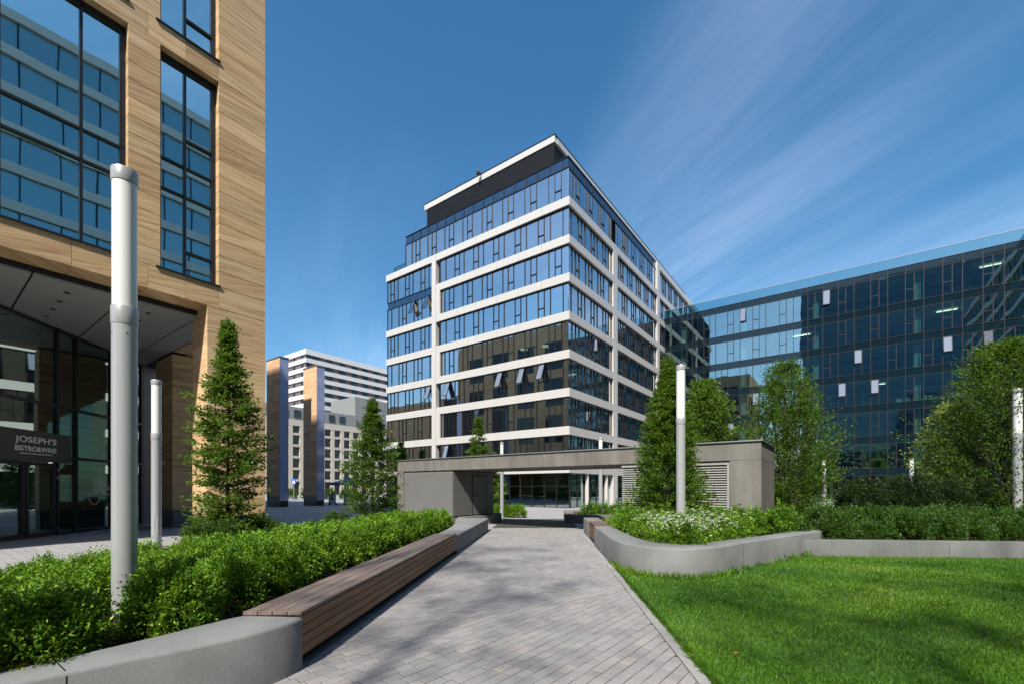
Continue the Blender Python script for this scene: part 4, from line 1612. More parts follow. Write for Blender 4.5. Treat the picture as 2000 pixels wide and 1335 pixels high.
cs = [B0] + list(np.arange(B0 + .75, 59.4, MOD)) + [59.5]
for c0, c1 in zip(cs[:-1], cs[1:]):
    off.box('spandrel_panel', (A0 - .05, A0 - .03), (c0 + .03, c1 - .03), (ROOF - .95, ROOF - .04), M['glass_spandrel2'], top)
# ground floor glazing
fr = MB()
for c0 in np.arange(A0, -45.8, -MOD):
    off.mb(fr, (c0 - .03, c0 + .03), (B0 + .16, B0 + .30), (-.03, BT[0] - BH))
off.mb(fr, (LEFT_END, A0), (B0 + .17, B0 + .29), (1.95, 2.02))
for c0 in np.arange(B0 + .75, 59.5, MOD):
    off.mb(fr, (A0 - .30, A0 - .16), (c0 - .03, c0 + .03), (-.03, BT[0] - BH))
gr_ = fr.build('ground_floor_frame', M['frame_dark'], off.e)
for c0 in np.arange(A0, -45.0, -MOD):
    off.box('pane', (c0 - MOD + .03, c0 - .03), (B0 + .22, B0 + .24), (.03, BT[0] - BH), M['glass_shop'], gr_, jit_rot('x'))
for c0 in np.arange(B0 + .75, 58.5, MOD):
    off.box('pane', (A0 - .24, A0 - .22), (c0 + .03, c0 + MOD - .03), (.03, BT[0] - BH), M['glass_shop'], gr_, jit_rot('y'))
for b_ in (39.6, 44.0, 50, 56):
    m_ = MB()
    x, y = A0 - .02 - off.o[0], b_ - off.o[1]
    m_.tube((x, y, -.03), (x, y, BT[0] - BH), .2, .2, 20)
    m_.build('column', M['white_clad'], off.e, smooth=True)
# dark recesses beside the pillar on the other rows
for k in (1, 3, 5):
    off.box('recess_panel', (PIL[1] + .01, PIL[1] + .42), (B0 + .15, B0 + .25), (BT[k] + .02, BT[k + 1] - BH - .02), M['frame_dark'])
# body: floors, core, ceilings, columns
for k, zt_ in enumerate(BT):
    off.box('floor_slab', (LEFT_END + .1, A0 - .32), (B0 + .32, 82), (zt_ - .62, zt_ - .12), M['slab'])
off.box('roof_slab', (-42.3, A0 - .06), (B0 + .06, 82), (ROOF - .3, ROOF - .05), M['granite_grey'])
off.box('terrace_slab', (LEFT_END + .02, -42.4), (B0 + .1, 82), (BT[7] - .1, BT[7] + .02), M['granite_grey'])
off.box('core', (LEFT_END + .3, A0 - 6.5), (B0 + 6.5, 81.8), (0, ROOF - .35), M['core'])
off.box('left_wall', (LEFT_END, LEFT_END + .25), (B0 + .35, 82), (-.03, BT[7] - .12), M['core'])
for k in range(8):
    z0, z1 = BT[k] - .1, (BT[k + 1] - .65) if k < 7 else ROOF - .4
    for a_ in (-22.6, -28.0, -33.5, -39, -44):
        if k == 7 and a_ < -42:
            continue
        off.box('interior_column', (a_ - .22, a_ + .22), (B0 + 1.2, B0 + 1.65), (z0, z1), M['int_col'])
    for b_ in (38.5, 43.5, 49, 54.5):
        off.box('interior_column', (A0 - 1.65, A0 - 1.2), (b_ - .22, b_ + .22), (z0, z1), M['int_col'])
# blinds and interior walls on the lower storeys
for k in (0, 1, 2, 3):
    for _ in range(9 if k == 1 else 4):
        a_ = rnd.uniform(-44, -21.5)
        hh_ = rnd.uniform(.5, 2.0)
        off.box('blind', (a_ - .5, a_ + .5), (B0 + .22, B0 + .26), (BT[k + 1] - BH - .08 - hh_, BT[k + 1] - BH - .08), M['blind'])
    for _ in range(4):
        a_ = rnd.uniform(-44, -21.5)
        off.box('partition', (a_ - .06, a_ + .06), (B0 + .6, B0 + 5), (BT[k] - .1, BT[k + 1] - .65), M['int_col'])
# lit ceiling lights inside
for k, bs in ((1, (38, 41, 49, 53)), (2, (50, 52, 55, 57)), (3, (47.5, 52, 55.5)), (4, (55, 57))):
    for b_ in bs:
        off.box('ceiling_light', (A0 - 3.2, A0 - 2.9), (b_ - .6, b_ + .6), (BT[k + 1] - .74, BT[k + 1] - .68), M['lamp_int'])
for a_, dz in ((-34.3, 0), (-31.2, .1), (-26.6, .15), (-23.9, .3)):
    m_ = MB()
    m_.lathe([(.05, .12), (.28, .06), (.42, 0)], 16)
    o = m_.build('pendant_light', M['lamp_int'], off.e)
    o.location = (a_ - off.o[0], 2.2, BT[4] - BH - .75 - dz)
# open window leaves
for a_, k, tl in ((-40.9, 5, .32), (-38.5, 5, .32), (-38.2, 2, .38), (-35.2, 2, .38), (-27.9, 2, .38), (-25.2, 2, .36), (-22.9, 2, .40), (-35.4, 0, .30)):
    sash(off, 'a', B0, a_, .66, BT[k] + .95, BT[k + 1] - BH - .04, -1, tl, M['frame_dark'], M['sash_white'] if k != 5 else M['glass_main'])
for b_, k in ((44.6, 2), (44.2, 1), (58.3, 3), (47.4, 1)):
    sash(off, 'b', A0, b_, .66, BT[k] + .95, BT[k + 1] - BH - .04, 1, .35, M['frame_dark'], M['glass_main'])
# rooftop storey
pb = B0 + .75
off.box('plant_room', (-39.3, -22.2), (pb + .15, 80), (ROOF, 34.35), M['louvre_dark'])
pl = off.box('louvre_backing', (-39.4, -22.1), (pb, pb + .14), (ROOF, 34.38), M['louvre_dark'])
for i in range(41):
    z0 = ROOF + .04 + i * .058
    off.box('roof_louvre', (-39.42, -22.08), (pb - .05, pb), (z0, z0 + .034), M['louvre_dark'])
for i in range(41):
    z0 = ROOF + .04 + i * .058
    off.box('roof_louvre', (-22.14, -22.06), (pb, 80), (z0, z0 + .034), M['louvre_dark'])
cs = [-39.75, -34.5, -28.3, -21.9]
for c0, c1 in zip(cs[:-1], cs[1:]):
    off.box('fascia_panel', (c0 + .008, c1 - .008), (pb - .14, pb + .3), (34.45, 35.08), M['white_clad'])
for c0 in np.arange(pb + .3, 80, 6):
    off.box('fascia_panel', (-22.3, -21.87), (c0 + .008, c0 + 5.99), (34.45, 35.08), M['white_clad'])
off.box('roof_coping', (-39.8, -21.84), (pb - .18, 80), (35.08, 35.15), M['frame_dark'])
cb_ = MB()
cb_.tube((-31.0 - off.o[0], pb - .1 - off.o[1], 35.0), (-31.0 - off.o[0], pb - .5 - off.o[1], 35.05), .05, .05, 8)
cb_.box((-31.16 - off.o[0], -30.84 - off.o[0]), (pb - .8 - off.o[1], pb - .35 - off.o[1]), (34.85, 35.08))
cb_.build('roof_camera', M['board_wood'], off.e)
# terrace glass rail at the upper left
off.box('terrace_rail', (-45.2, -42.4), (B0 + .5, B0 + .52), (BT[7] + .02, BT[7] + 1.1), M['glass_rail'])
off.box('terrace_rail', (-45.2, -45.18), (B0 + .5, B0 + 6), (BT[7] + .02, BT[7] + 1.1), M['glass_rail'])
off.box('handrail', (-45.25, -42.4), (B0 + .48, B0 + .54), (BT[7] + 1.1, BT[7] + 1.15), M['chrome'])

# ------------------------------------------------------------------ dark glass office (right)
BR = 62.6
rgt = GT('glass_office', 0, BR, 'dark glass curtain wall office with small open vent windows on the right', 'office building')
RL = [3.95 + 3.47 * k for k in range(7)]
RROOF = 25.1
SP = .80
A_L, A_R = -20.0, 24.6
fr = MB()
mods = list(np.arange(-4.73 - 1.43 * 11, A_R, 1.43))
mods = [A_L + .02] + [q for q in mods if q > A_L + .4]
for q in mods:
    rgt.mb(fr, (q - .026, q + .026), (BR - .06, BR + .12), (.05, RROOF))
levels = []
for k in range(7):
    top_ = RL[k] if k < 6 else RROOF
    levels.append((top_ - SP, top_))
for z0, z1 in levels:
    rgt.mb(fr, (A_L, A_R), (BR - .05, BR + .11), (z0 - .022, z0 + .022))
    rgt.mb(fr, (A_L, A_R), (BR - .05, BR + .11), (z1 - .022, z1 + .022))
grid = fr.build('mullion_grid', M['frame_brown'], rgt.e)
for k, (z0, z1) in enumerate(levels):
    zlow = levels[k - 1][1] if k else .05
    fr = MB()
    panes = []
    for i, (q0, q1) in enumerate(zip(mods[:-1], mods[1:])):
        rgt.box('spandrel_panel', (q0 + .026, q1 - .026), (BR, BR + .03), (z0, z1), M['glass_spandrel'], grid, jit_rot('x'))
        if (i + (k % 2) + (k // 3)) % 2 == 0 and q1 - q0 > 1.2:
            mid = (q0 + q1) / 2 - .02
            trz = zlow + (z0 - zlow) * .42
            rgt.mb(fr, (mid - .03, mid + .03), (BR - .045, BR + .09), (zlow, z0))
            rgt.mb(fr, (q0, mid), (BR - .045, BR + .09), (trz - .035, trz + .035))
            panes += [(q0, mid, trz, z0), (q0, mid, zlow, trz), (mid, q1, zlow, z0)]
        else:
            panes.append((q0, q1, zlow, z0))
    row = fr.build('window_row', M['frame_brown'], rgt.e)
    for (p0, p1, za, zb_) in panes:
        rgt.box('pane', (p0 + .02, p1 - .02), (BR + .0, BR + .02), (za + .02, zb_ - .02), M['glass_dark'], row, jit_rot('x'))
    rgt.box('floor_slab', (A_L, A_R), (BR + .3, BR + 13), (z0 + .05, z1 - .15), M['slab'])
    for a_ in (-17.5, -10.2, -2.55, 6.3, 15.4):
        rgt.box('interior_column', (a_ - .28, a_ + .28), (BR + .8, BR + 1.4), (zlow - .1, z0 + .05), M['int_col'])
    for j in range(4):
        a_ = rnd.uniform(-18, 20)
        rgt.box('partition', (a_ - .06, a_ + .06), (BR + 1.6, BR + 6), (zlow - .1, z0 + .05), M['core'])
rgt.box('core', (A_L, A_R), (BR + 6.5, BR + 13), (0, RROOF - .3), M['core'])
rgt.box('roof', (A_L, A_R), (BR + .12, BR + 14), (RROOF - .12, RROOF - .02), M['granite_grey'])
for i, (q0, q1) in enumerate(zip(np.arange(A_L, A_R - 1, 2.86), np.arange(A_L + 2.86, A_R + 2, 2.86))):
    rgt.box('balustrade_panel', (q0 + .01, q1 - .01), (BR + .10, BR + .125), (RROOF + .0, RROOF + 1.15), M['glass_rail'])
rgt.box('handrail', (A_L, A_R), (BR + .08, BR + .14), (RROOF + 1.15, RROOF + 1.19), M['alu'])
for a_, k in ((-11.1, 6), (-2.3, 6), (.55, 4), (-.1 - .05, 3), (2.7, 3), (8.3, 4), (10.6, 4), (11.2, 4), (-13.0, 3), (-9.6, 3), (-12.4, 2)):
    q = min(mods, key=lambda v: abs(v - a_))
    z0 = levels[k][0]
    zlow = levels[k - 1][1]
    trz = zlow + (z0 - zlow) * .42
    sash(rgt, 'a', BR, q + .35, .66, trz, z0 - .02, -1, .16, M['frame_dark'], M['sash_white'])
for a_, k, w in ((8.8, 5, 1.6), (-4.4, 5, 1.2), (-3.6, 5, .8), (3.2, 3, 1.2), (12.0, 6, 1.5)):
    rgt.box('ceiling_light', (a_ - w / 2, a_ + w / 2), (BR + 2.6, BR + 2.75), (levels[k][0] - .10, levels[k][0] - .04), M['lamp_int'])
for i in range(16):
    a_ = 4.6 + i * .32 + rnd.uniform(-.1, .1)
    rgt.box('storage_box', (a_, a_ + .28), (BR + .5, BR + .8), (levels[2][1] - .1, levels[2][1] + rnd.uniform(.1, .6)), M['int_col'])

# ------------------------------------------------------------------ right wing and tower, seen only as reflections
wing = GT('right_wing', 26, 20, 'white banded glass wing closing the courtyard, seen as slanted reflections', 'office building')
wing.box('body', (25.6, 44), (-34, 61), (0, 45), M['core'])
for k in range(13):
    wing.box('band', (25.0, 25.5), (-34, 61), (3.1 + 3.45 * k, 4.0 + 3.45 * k), M['white_clad'])
    wing.box('glazing_row', (25.3, 25.59), (-34, 61), (4.02 + 3.45 * k - 3.4, 3.08 + 3.45 * k), M['glass_wing'])
wing_fr = MB()
for q in np.arange(-34, 61, 2.7):
    wing.mb(wing_fr, (25.22, 25.6), (q - .05, q + .05), (0, 45))
wing_fr.build('mullions', M['frame_dark'], wing.e)
tow = GT('dark_tower', 40, -95, 'tall dark glass tower behind the viewpoint, seen as a dark reflection', 'office building')
tow.box('body', (-13.5, 95), (-112, -90.3), (0, 80), M['core'])
for k in range(22):
    tow.box('glazing_row', (-13.5, 95), (-90.29, -90.1), (.4 + 3.6 * k, 3.0 + 3.6 * k), M['glass_tower'])
    tow.box('band', (-13.6, 95), (-90.3, -90.0), (3.02 + 3.6 * k, 3.98 + 3.6 * k), M['glass_spandrel2'])

# ------------------------------------------------------------------ sandstone building (left)
AF = -17.7
st = GT('sandstone_building', AF, 8.18, 'banded sandstone building with recessed tall windows over a glazed restaurant', 'building')
TK = .42


def stone_col(b0, b1, z0, z1, h=.56, name='stone_panel', a=(AF - TK, AF)):
    n_ = max(1, round((z1 - z0) / h))
    hh_ = (z1 - z0) / n_
    for i in range(n_):
        st.box(name, a, (b0 + .002, b1 - .002), (z0 + i * hh_ + .009, z0 + (i + 1) * hh_ - .009), M['stone'])


ZS = [8.83, 16.05, 16.75, 23.95, 24.65, 31.8]
TOPZ = 28.5
# piers
stone_col(6.60, 8.18, 8.83, 24.0)
stone_col(4.11, 4.92, 8.83, 16.05)
stone_col(4.11, 4.92, 16.75, 24.0)
stone_col(-.95, -.1, 8.83, 24.0)
# beams
bcuts = [-6.0, -3.4, -.9, 1.05, 2.85, 4.6, 5.62, 6.6, 8.18]
for b0_, b1_ in zip(bcuts[:-1], bcuts[1:]):
    st.box('beam_panel', (AF - TK - .5, AF - .003), (b0_ + .004, b1_ - .004), (8.08, 8.825), M['stone'])
    if b1_ < 7:
        st.box('beam_panel', (AF - TK, AF - .003), (b0_ + .004, b1_ - .004), (16.055, 16.745), M['stone'])
# wall panels that back the stone above the picture
m_ = MB()
st.mb(m_, (AF - TK, AF), (-12, 8.18), (24.05, TOPZ))
st.mb(m_, (AF - TK, AF), (-12, -1.0), (8.83, 24.05))
m_.build('upper_wall', M['stone'], st.e)
# end wall (faces the offices) and its windows
m_ = MB()
st.mb(m_, (-60, AF - TK), (7.75, 8.18), (7.9, TOPZ))
m_.build('end_wall', M['stone'], st.e)
m_ = MB()
for k in range(3):
    for j in range(7):
        a1 = AF - 2.2 - j * 5.6
        st.mb(m_, (a1 - 3.4, a1), (8.17, 8.20), (9.4 + k * 6.0, 13.9 + k * 6.0))
m_.build('end_windows', M['glass_far'], st.e)
st.box('low_wing', (-84, -60.02), (-12, 8.1), (0, 19.5), M['stone'])
st.box('inner_floor', (-58, AF - TK - .1), (-12, 7.7), (8.1, 8.6), M['slab'])
st.box('inner_floor', (-58, AF - TK - .1), (-12, 7.7), (16.1, 16.6), M['slab'])
st.box('roof', (-60, AF - .1), (-12, 8.1), (TOPZ - .2, TOPZ - .01), M['slab'])
st.box('inner_wall', (-58, AF - 5), (-12, 7.7), (8.0, TOPZ - .3), M['core'])
st.box('back_wall', (-60, AF - TK), (-12.3, -12), (0, TOPZ - .1), M['stone'])


def win(b0, b1, z0, z1, mull, trans_full, trans_part, ag):
    """recessed window: frame mesh with panes as sub-parts"""
    fr = MB()
    f0, f1 = ag - .06, ag + .08
    st.mb(fr, (f0, f1), (b0, b0 + .09), (z0, z1))
    st.mb(fr, (f0, f1), (b1 - .14, b1), (z0, z1))
    st.mb(fr, (f0, f1), (b0, b1), (z0, z0 + .08))
    st.mb(fr, (f0, f1), (b0, b1), (z1 - .22, z1))
    for q in mull:
        st.mb(fr, (f0, f1), (q - .035, q + .035), (z0, z1))
    for z in trans_full:
        st.mb(fr, (f0, f1), (b0, b1), (z - .03, z + .03))
    for q0, q1, z in trans_part:
        st.mb(fr, (f0, f1 + .012), (q0, q1), (z - .035, z + .035))
    w = fr.build('window', M['frame_dark'], st.e)
    qs = [b0 + .06] + list(mull) + [b1 - .1]
    for q0, q1 in zip(qs[:-1], qs[1:]):
        zs_ = sorted([z0 + .05, z1 - .1] + list(trans_full) + [z for (x0, x1, z) in trans_part if abs((x0 + x1) / 2 - (q0 + q1) / 2) < .2])
        for za, zb_ in zip(zs_[:-1], zs_[1:]):
            st.box('pane', (ag - .01, ag + .01), (q0, q1), (za, zb_), M['glass_left'], w, (0, rnd.uniform(-.003, .003), rnd.uniform(-.003, .003)))
    return w


AG = AF - .34
for (z0, z1) in ((8.83, 16.05), (16.75, 24.0)):
    dz = z0 - 8.83
    win(4.92, 6.60, z0 + .03, z1, [5.68], [z0 + 2.78, z0 + 3.78], [(5.68, 6.5, z0 + .92), (5.68, 6.5, z0 + 4.72)], AG)
    win(-.1, 4.11, z0 + .03, z1, [1.5, 3.1], [z0 + 2.55, z0 + 3.45], [], AG)
    st.box('sill', (AG + .05, AF + .05), (4.80, 6.64), (z0 - .005, z0 + .04), M['frame_dark'])
    st.box('sill', (AG + .05, AF + .05), (-.1, 4.13), (z0 - .005, z0 + .04), M['frame_dark'])
# corner column down to the ground
CA = (-19.05, AF)
n_ = 12
for i in range(n_):
    z0 = .78 + i * (8.06 - .78) / n_
    z1 = .78 + (i + 1) * (8.06 - .78) / n_
    st.box('column_stone', CA, (6.25, 8.18), (z0 + .003, z1 - .003), M['stone'])
st.box('column_base', (CA[0] + .02, CA[1] - .02), (6.27, 8.16), (-.03, .78), M['granite_grey'])
# rear column
for i in range(n_):
    z0 = .78 + i * (7.8 - .78) / n_
    z1 = .78 + (i + 1) * (7.8 - .78) / n_
    st.box('column_stone', (-26.5, -24.3), (7.2, 8.18), (z0 + .003, z1 - .003), M['stone'])
st.box('column_base', (-26.48, -24.32), (7.22, 8.16), (-.03, .78), M['granite_grey'])
m_ = MB()
cx_, cy2 = -25.35 - st.o[0], 7.2 - st.o[1]
m_.tube((cx_, cy2, 2.95), (cx_, cy2 - .12, 2.92), .13, .10, 14)
m_.build('wall_lamp', M['white_clad'], st.e, smooth=True)
for i in range(5):
    st.box('end_beam_panel', (-24.3 + i * 1.05 + .003, -24.3 + (i + 1) * 1.05 - .003), (7.25, 8.15), (7.9, 8.07), M['stone'])
# soffit of long panels
for i, b0_ in enumerate(np.arange(-6.0, 7.2, 2.05)):
    for j in range(5):
        a1 = AF - TK - .55 - j * 1.9
        st.box('soffit_panel', (a1 - 1.885, a1), (b0_ + .025, min(b0_ + 2.025, 7.15)), (7.87, 7.93), M['soffit'])
st.box('soffit_void', (-40, AF - TK - .45), (-8, 7.7), (7.95, 8.05), M['black'])
for j in range(5):
    for b_ in (1.0, 3.05, 5.1):
        m_ = MB()
        x, y = -19.6 - j * 1.1 - st.o[0], b_ - st.o[1]
        m_.tube((x, y, 7.855), (x, y, 7.872), .08, .08, 14)
        m_.build('downlight', M['frame_dark'], st.e)

# restaurant glazing, set at an angle under the soffit
P0 = Vector((-17.1 + .16 * 6, 14.99 - 6, 0))
P1 = Vector((-18.22, 22.0, 0))
dv = (P1 - P0)
LEN = dv.length
shop_e = empty('glazed_shopfront', (P0.x, P0.y, 0), math.atan2(dv.y, dv.x), 'dark framed restaurant glazing with double doors under the sandstone building', 'shopfront')
# local x runs away from the viewer along the glass, local -y faces the path


def sx_at(px):
    k = (px - 1000) / 877
    # P0 + s*d : x = k*y
    d = dv.normalized()
    return (k * P0.y - P0.x) / (d.x - k * d.y)


s_door = (sx_at(-85), sx_at(105))
mulls = [sx_at(v) for v in (-140, 110, 147, 216, 275)]
ZT = [2.72, 4.86]
fr = MB()
for q in mulls:
    fr.box((q - .05, q + .05), (-.07, .08), (0, 7.86))
s_min, s_max = 0, sx_at(278)
for z in (2.95, 4.9, 7.80):
    fr.box((s_min, s_max), (-.065, .075), (z - .05, z + .05))
fr.box((sx_at(108), s_max), (-.06, .07), (-.02, .07))
fr.build('frame', M['frame_dark'], shop_e)
qs = [s_min] + mulls
for q0, q1 in zip(qs[:-1], qs[1:]):
    for za, zb_ in ((.05, 2.9), (2.95, 4.85), (4.9, 7.8)):
        if q1 <= s_door[1] + .3 and za < 1 and q0 > sx_at(-150):
            continue
        piece('pane', (q0 + .03, q1 - .03), (0, .02), (za, zb_), M['glass_shop'], shop_e, (0, 0, rnd.uniform(-.003, .003)))
mid = sx_at(45)
for i, (q0, q1) in enumerate(((s_door[0], mid), (mid, s_door[1]))):
    fr = MB()
    for (u0, u1, v0, v1) in ((q0 + .02, q0 + .13, 0, 2.70), (q1 - .13, q1 - .02, 0, 2.70), (q0 + .13, q1 - .13, 0, .16), (q0 + .13, q1 - .13, 2.58, 2.70)):
        fr.box((u0, u1), (-.09, .06), (v0 + .01, v1))
    d_ = fr.build('door', M['frame_dark'], shop_e)
    piece('door_pane', (q0 + .12, q1 - .12), (-.02, 0), (.15, 2.6), M['glass_shop'], d_)
    if i == 1:
        hb = MB()
        hb.tube((q0 + .07, -.09, 1.12), (q0 + .07, -.15, 1.12), .016, .016, 8)
        hb.tube((q0 + .05, -.15, 1.12), (q0 + .30, -.15, 1.12), .014, .014, 8)
        hb.tube((q0 + .07, -.085, .98), (q0 + .07, -.105, .98), .03, .03, 10)
        hb.build('door_handle', M['chrome'], d_)
        for z in (.18, 2.12, 2.42):
            piece('hinge', (q1 - .02, q1 + .06), (-.13, -.08), (z, z + .09), M['chrome'], d_)
# side wall and room behind the glass
piece('charcoal_panel', (s_max, s_max + 2.6), (-.05, .1), (-.03, 7.86), M['dark_wall'], shop_e)
piece('room_floor', (0, s_max), (.1, 7), (-.025, -.005), M['slab'], shop_e)
piece('room_wall', (0, s_max), (6.5, 6.7), (-.03, 7.8), M['core'], shop_e)
piece('bar_counter', (sx_at(120), s_max - .5), (2.6, 3.3), (0, 1.1), M['dark_wall'], shop_e)
for q in (.35, .75):
    hb = MB()
    x = mulls[2] + (mulls[3] - mulls[2]) * q
    hb.lathe([(.05, .45), (.09, .42), (.32, 0)], 20)
    o = hb.build('pendant_shade', M['black'], shop_e, smooth=True)
    o.location = (x, 1.3, 2.35)
# door stop
hb = MB()
hb.lathe([(.035, 0), (.035, .07)], 10)
o = hb.build('door_stop', M['black'], shop_e)
o.location = (sx_at(141), -.25, -.03)


def text_mesh(body, size, mat, name, ext=.006, space=1.0):
    cu = bpy.data.curves.new(name, 'FONT')
    cu.body = body
    cu.size = size
    cu.extrude = ext
    cu.offset = .010
    cu.space_character = 1.06
    cu.align_x = 'LEFT'
    to = bpy.data.objects.new(name, cu)
    COL.objects.link(to)
    dg = bpy.context.evaluated_depsgraph_get()
    me = bpy.data.meshes.new_from_object(to.evaluated_get(dg))
    bpy.data.objects.remove(to)
    me.materials.clear()
    me.materials.append(mat)
    return me


def fit_text(body, x0, x1, z0, z1, yy, mat, name, parent, rz=0, ext=.006):
    me = text_mesh(body, 1.0, mat, name, ext)
    co = np.zeros(len(me.vertices) * 3)
    me.vertices.foreach_get('co', co)
    co = co.reshape(-1, 3)
    mn, mx_ = co.min(0), co.max(0)
    o = bpy.data.objects.new(name, me)
    w = (x1 - x0) / (mx_[0] - mn[0])
    h = (z1 - z0) / (mx_[1] - mn[1])
    o.scale = (w, h, 1)
    o.rotation_euler = (R(90), 0, 0)
    o.location = (x0 - mn[0] * w, yy, z0 - mn[1] * h)
    return link(o, parent)


# sign board
sg = empty('restaurant_sign', (P0.x, P0.y, 0), math.atan2(dv.y, dv.x), "charcoal sign board reading JOSEPH'S BISTRO&WINE above the glass doors", 'sign')
sb0, sb1 = sx_at(-130), sx_at(122)
m_ = MB()
m_.box((sb0, sb1), (-.30, -.10), (2.73, 3.80))
m_.build('board', M['sign'], sg, bevel=.008)
yy = -.306
fit_text("JOSEPH'S", sx_at(9), sx_at(92), 3.30, 3.58, yy, M['letter'], 'lettering', sg)
fit_text('BISTRO&WINE', sx_at(9), sx_at(92), 3.06, 3.24, yy, M['letter'], 'lettering', sg)
fit_text('JOSEPH GLOBAL RESTAURANTS', sx_at(19), sx_at(84), 2.94, 3.0, yy, M['letter'], 'lettering', sg)
# lettering on the window
wl_ = empty('window_lettering', (P0.x, P0.y, 0), math.atan2(dv.y, dv.x), 'thin white Joseph bistro lettering with a swashed J on the glass beside the doors', 'lettering')
hb = MB()
sJ = sx_at(195)
pts = []
for i in range(25):
    t = i / 24
    if t < .55:
        q = t / .55
        pts.append((sJ + .02 * math.sin(q * 3.1) - .02 * q * q, 2.25 - .85 * q))
    else:
        a_ = (t - .55) / .45 * math.pi * 1.12
        pts.append((sJ - .02 - .30 + .30 * math.cos(a_), 1.40 - .32 * math.sin(a_)))
for (x0, z0), (x1, z1) in zip(pts[:-1], pts[1:]):
    hb.tube((x0, -.012, z0), (x1, -.012, z1), .014, .014, 6)
hb.build('swash_letter', M['letter'], wl_)
fit_text('oseph', sJ + .06, sJ + .95, 1.60, 1.92, -.012, M['letter'], 'lettering', wl_, ext=.003)
fit_text('BISTRO&WINE', sJ + .06, sJ + .95, 1.44, 1.53, -.012, M['letter'], 'lettering', wl_, ext=.003)

# ------------------------------------------------------------------ pylons on the plaza
PY = [(14.1, 'leftmost free standing stone pylon, seen through the gap beside the pillar'), (21.35, 'free standing stone pylon with blue glazed side, nearer the sandstone building'), (25.1, 'free standing stone pylon with blue glazed side, nearer the dense hornbeam')]
for b_, lab in PY:
    py_t = GT('stone_pylon', -43.3, b_, lab, 'pylon', 'stone pylons on the plaza')
    a0_, a1_ = -45.9, -43.3
    n_ = 26
    Ht = 14.3
    for i in range(n_):
        z0 = 1.0 + i * (Ht - 1.0) / n_
        z1 = 1.0 + (i + 1) * (Ht - 1.0) / n_
        for c0, c1 in ((a0_, -44.7), (-44.7, a1_ - .02)):
            py_t.box('stone_panel', (c0 + .008, c1 - .008), (b_, b_ + .1), (z0 + .008, z1 - .008), M['stone_red'])
    for i in range(12):
        z0 = .55 + i * (Ht - .55) / 12
        z1 = .55 + (i + 1) * (Ht - .55) / 12
        py_t.box('blue_panel', (a1_ - .06, a1_), (b_ + .02, b_ + .85), (z0 + .006, z1 - .006), M['blue_panel'])
    py_t.box('core', (a0_ + .02, a1_ - .07), (b_ + .03, b_ + .85), (0, Ht), M['frame_dark'])
    py_t.box('base', (a0_ + .05, a1_ - .08), (b_ - .0, b_ + .09), (.4, 1.0), M['granite_grey'])
    py_t.box('foot', (a0_ + .15, a1_ - .1), (b_ + .1, b_ + .8), (-.03, .4), M['granite_grey'])
    py_t.box('cap', (a0_ - .05, a1_ + .05), (b_ - .05, b_ + .9), (Ht, Ht + .1), M['coping'])


# ------------------------------------------------------------------ background buildings
def far_windows(bld, along, fixed, sgn, s_list, w, z_list, h, parent=None, balcony=None):
    for si, s in enumerate(s_list):
        for z in z_list:
            x0, x1 = sorted((fixed + sgn * .02, fixed - sgn * .25))
            if along == 'b':
                f = bld.box('window', (x0, x1), (s, s + w), (z, z + h), M['frame_dark'], parent)
                p0, p1 = sorted((fixed + sgn * .022, fixed + sgn * .05))
                bld.box('window_pane', (p0, p1), (s + .1, s + w * .48), (z + .1, z + h - .1), M['glass_far'], parent)
                bld.box('window_pane', (p0, p1), (s + w * .53, s + w - .1), (z + .1, z + h - .1), M['glass_far'], parent)
            else:
                bld.box('window', (s, s + w), (x0, x1), (z, z + h), M['frame_dark'], parent)


be = GT('beige_apartments', -118, 70, 'beige apartment block with deep window grid behind the stone pylons', 'apartment building')
AB = -118
be.box('wall', (-135, AB - .6), (28, 112), (0, 20.2), M['grey_render'])
cols = list(np.arange(30.6, 110, 3.05))
sty = [4.1 + 3.1 * k for k in range(5)]
for c0 in cols:
    be.box('pier', (AB - .6, AB), (c0 - .55, c0 + .55), (0, 19.4), M['beige'])
for z in sty + [19.0]:
    be.box('sill_band', (AB - .6, AB - .03), (28, 112), (z - .45, z + .2), M['beige'])
be.box('cornice', (AB - .6, AB + .03), (28, 112), (18.6, 20.2), M['beige'])
for i, c0 in enumerate(cols[:-1]):
    for z in sty:
        be.box('window', (AB - .59, AB - .5), (c0 + .62, c0 + 2.45), (z + .22, z + 2.6), M['glass_far'])
        if i % 2:
            be.box('balcony_rail', (AB - .3, AB - .26), (c0 + .56, c0 + 2.5), (z + .2, z + 1.15), M['frame_dark'])
for c0 in cols[:-1]:
    be.box('ground_opening', (AB - .59, AB - .5), (c0 + .6, c0 + 2.45), (0, 3.4), M['frame_dark'])
be.box('attic', (-133, AB - 2), (82, 112), (20.2, 29.8), M['grey_render'])
be.box('attic', (-133, AB - 1.2), (28, 81.9), (20.2, 23.8), M['grey_render'])
for i in range(8):
    for z in (20.7, 23.9, 27):
        be.box('attic_panel', (AB - 1.99, AB - 1.9), (84 + i * 3.3, 86.4 + i * 3.3), (z, z + 2.4), M['grey_render'])
for z in (20.9, 24, 27.1):
    be.box('window', (AB - 1.98, AB - 1.85), (87.5, 89.0), (z, z + 2.0), M['glass_far'])
for i in range(14):
    be.box('window', (AB - 1.19, AB - 1.05), (32 + i * 3.4, 33.8 + i * 3.4), (21, 23), M['glass_far'])
be.box('roof_box', (-130, -125), (98, 104), (29.8, 31.8), M['beige'])

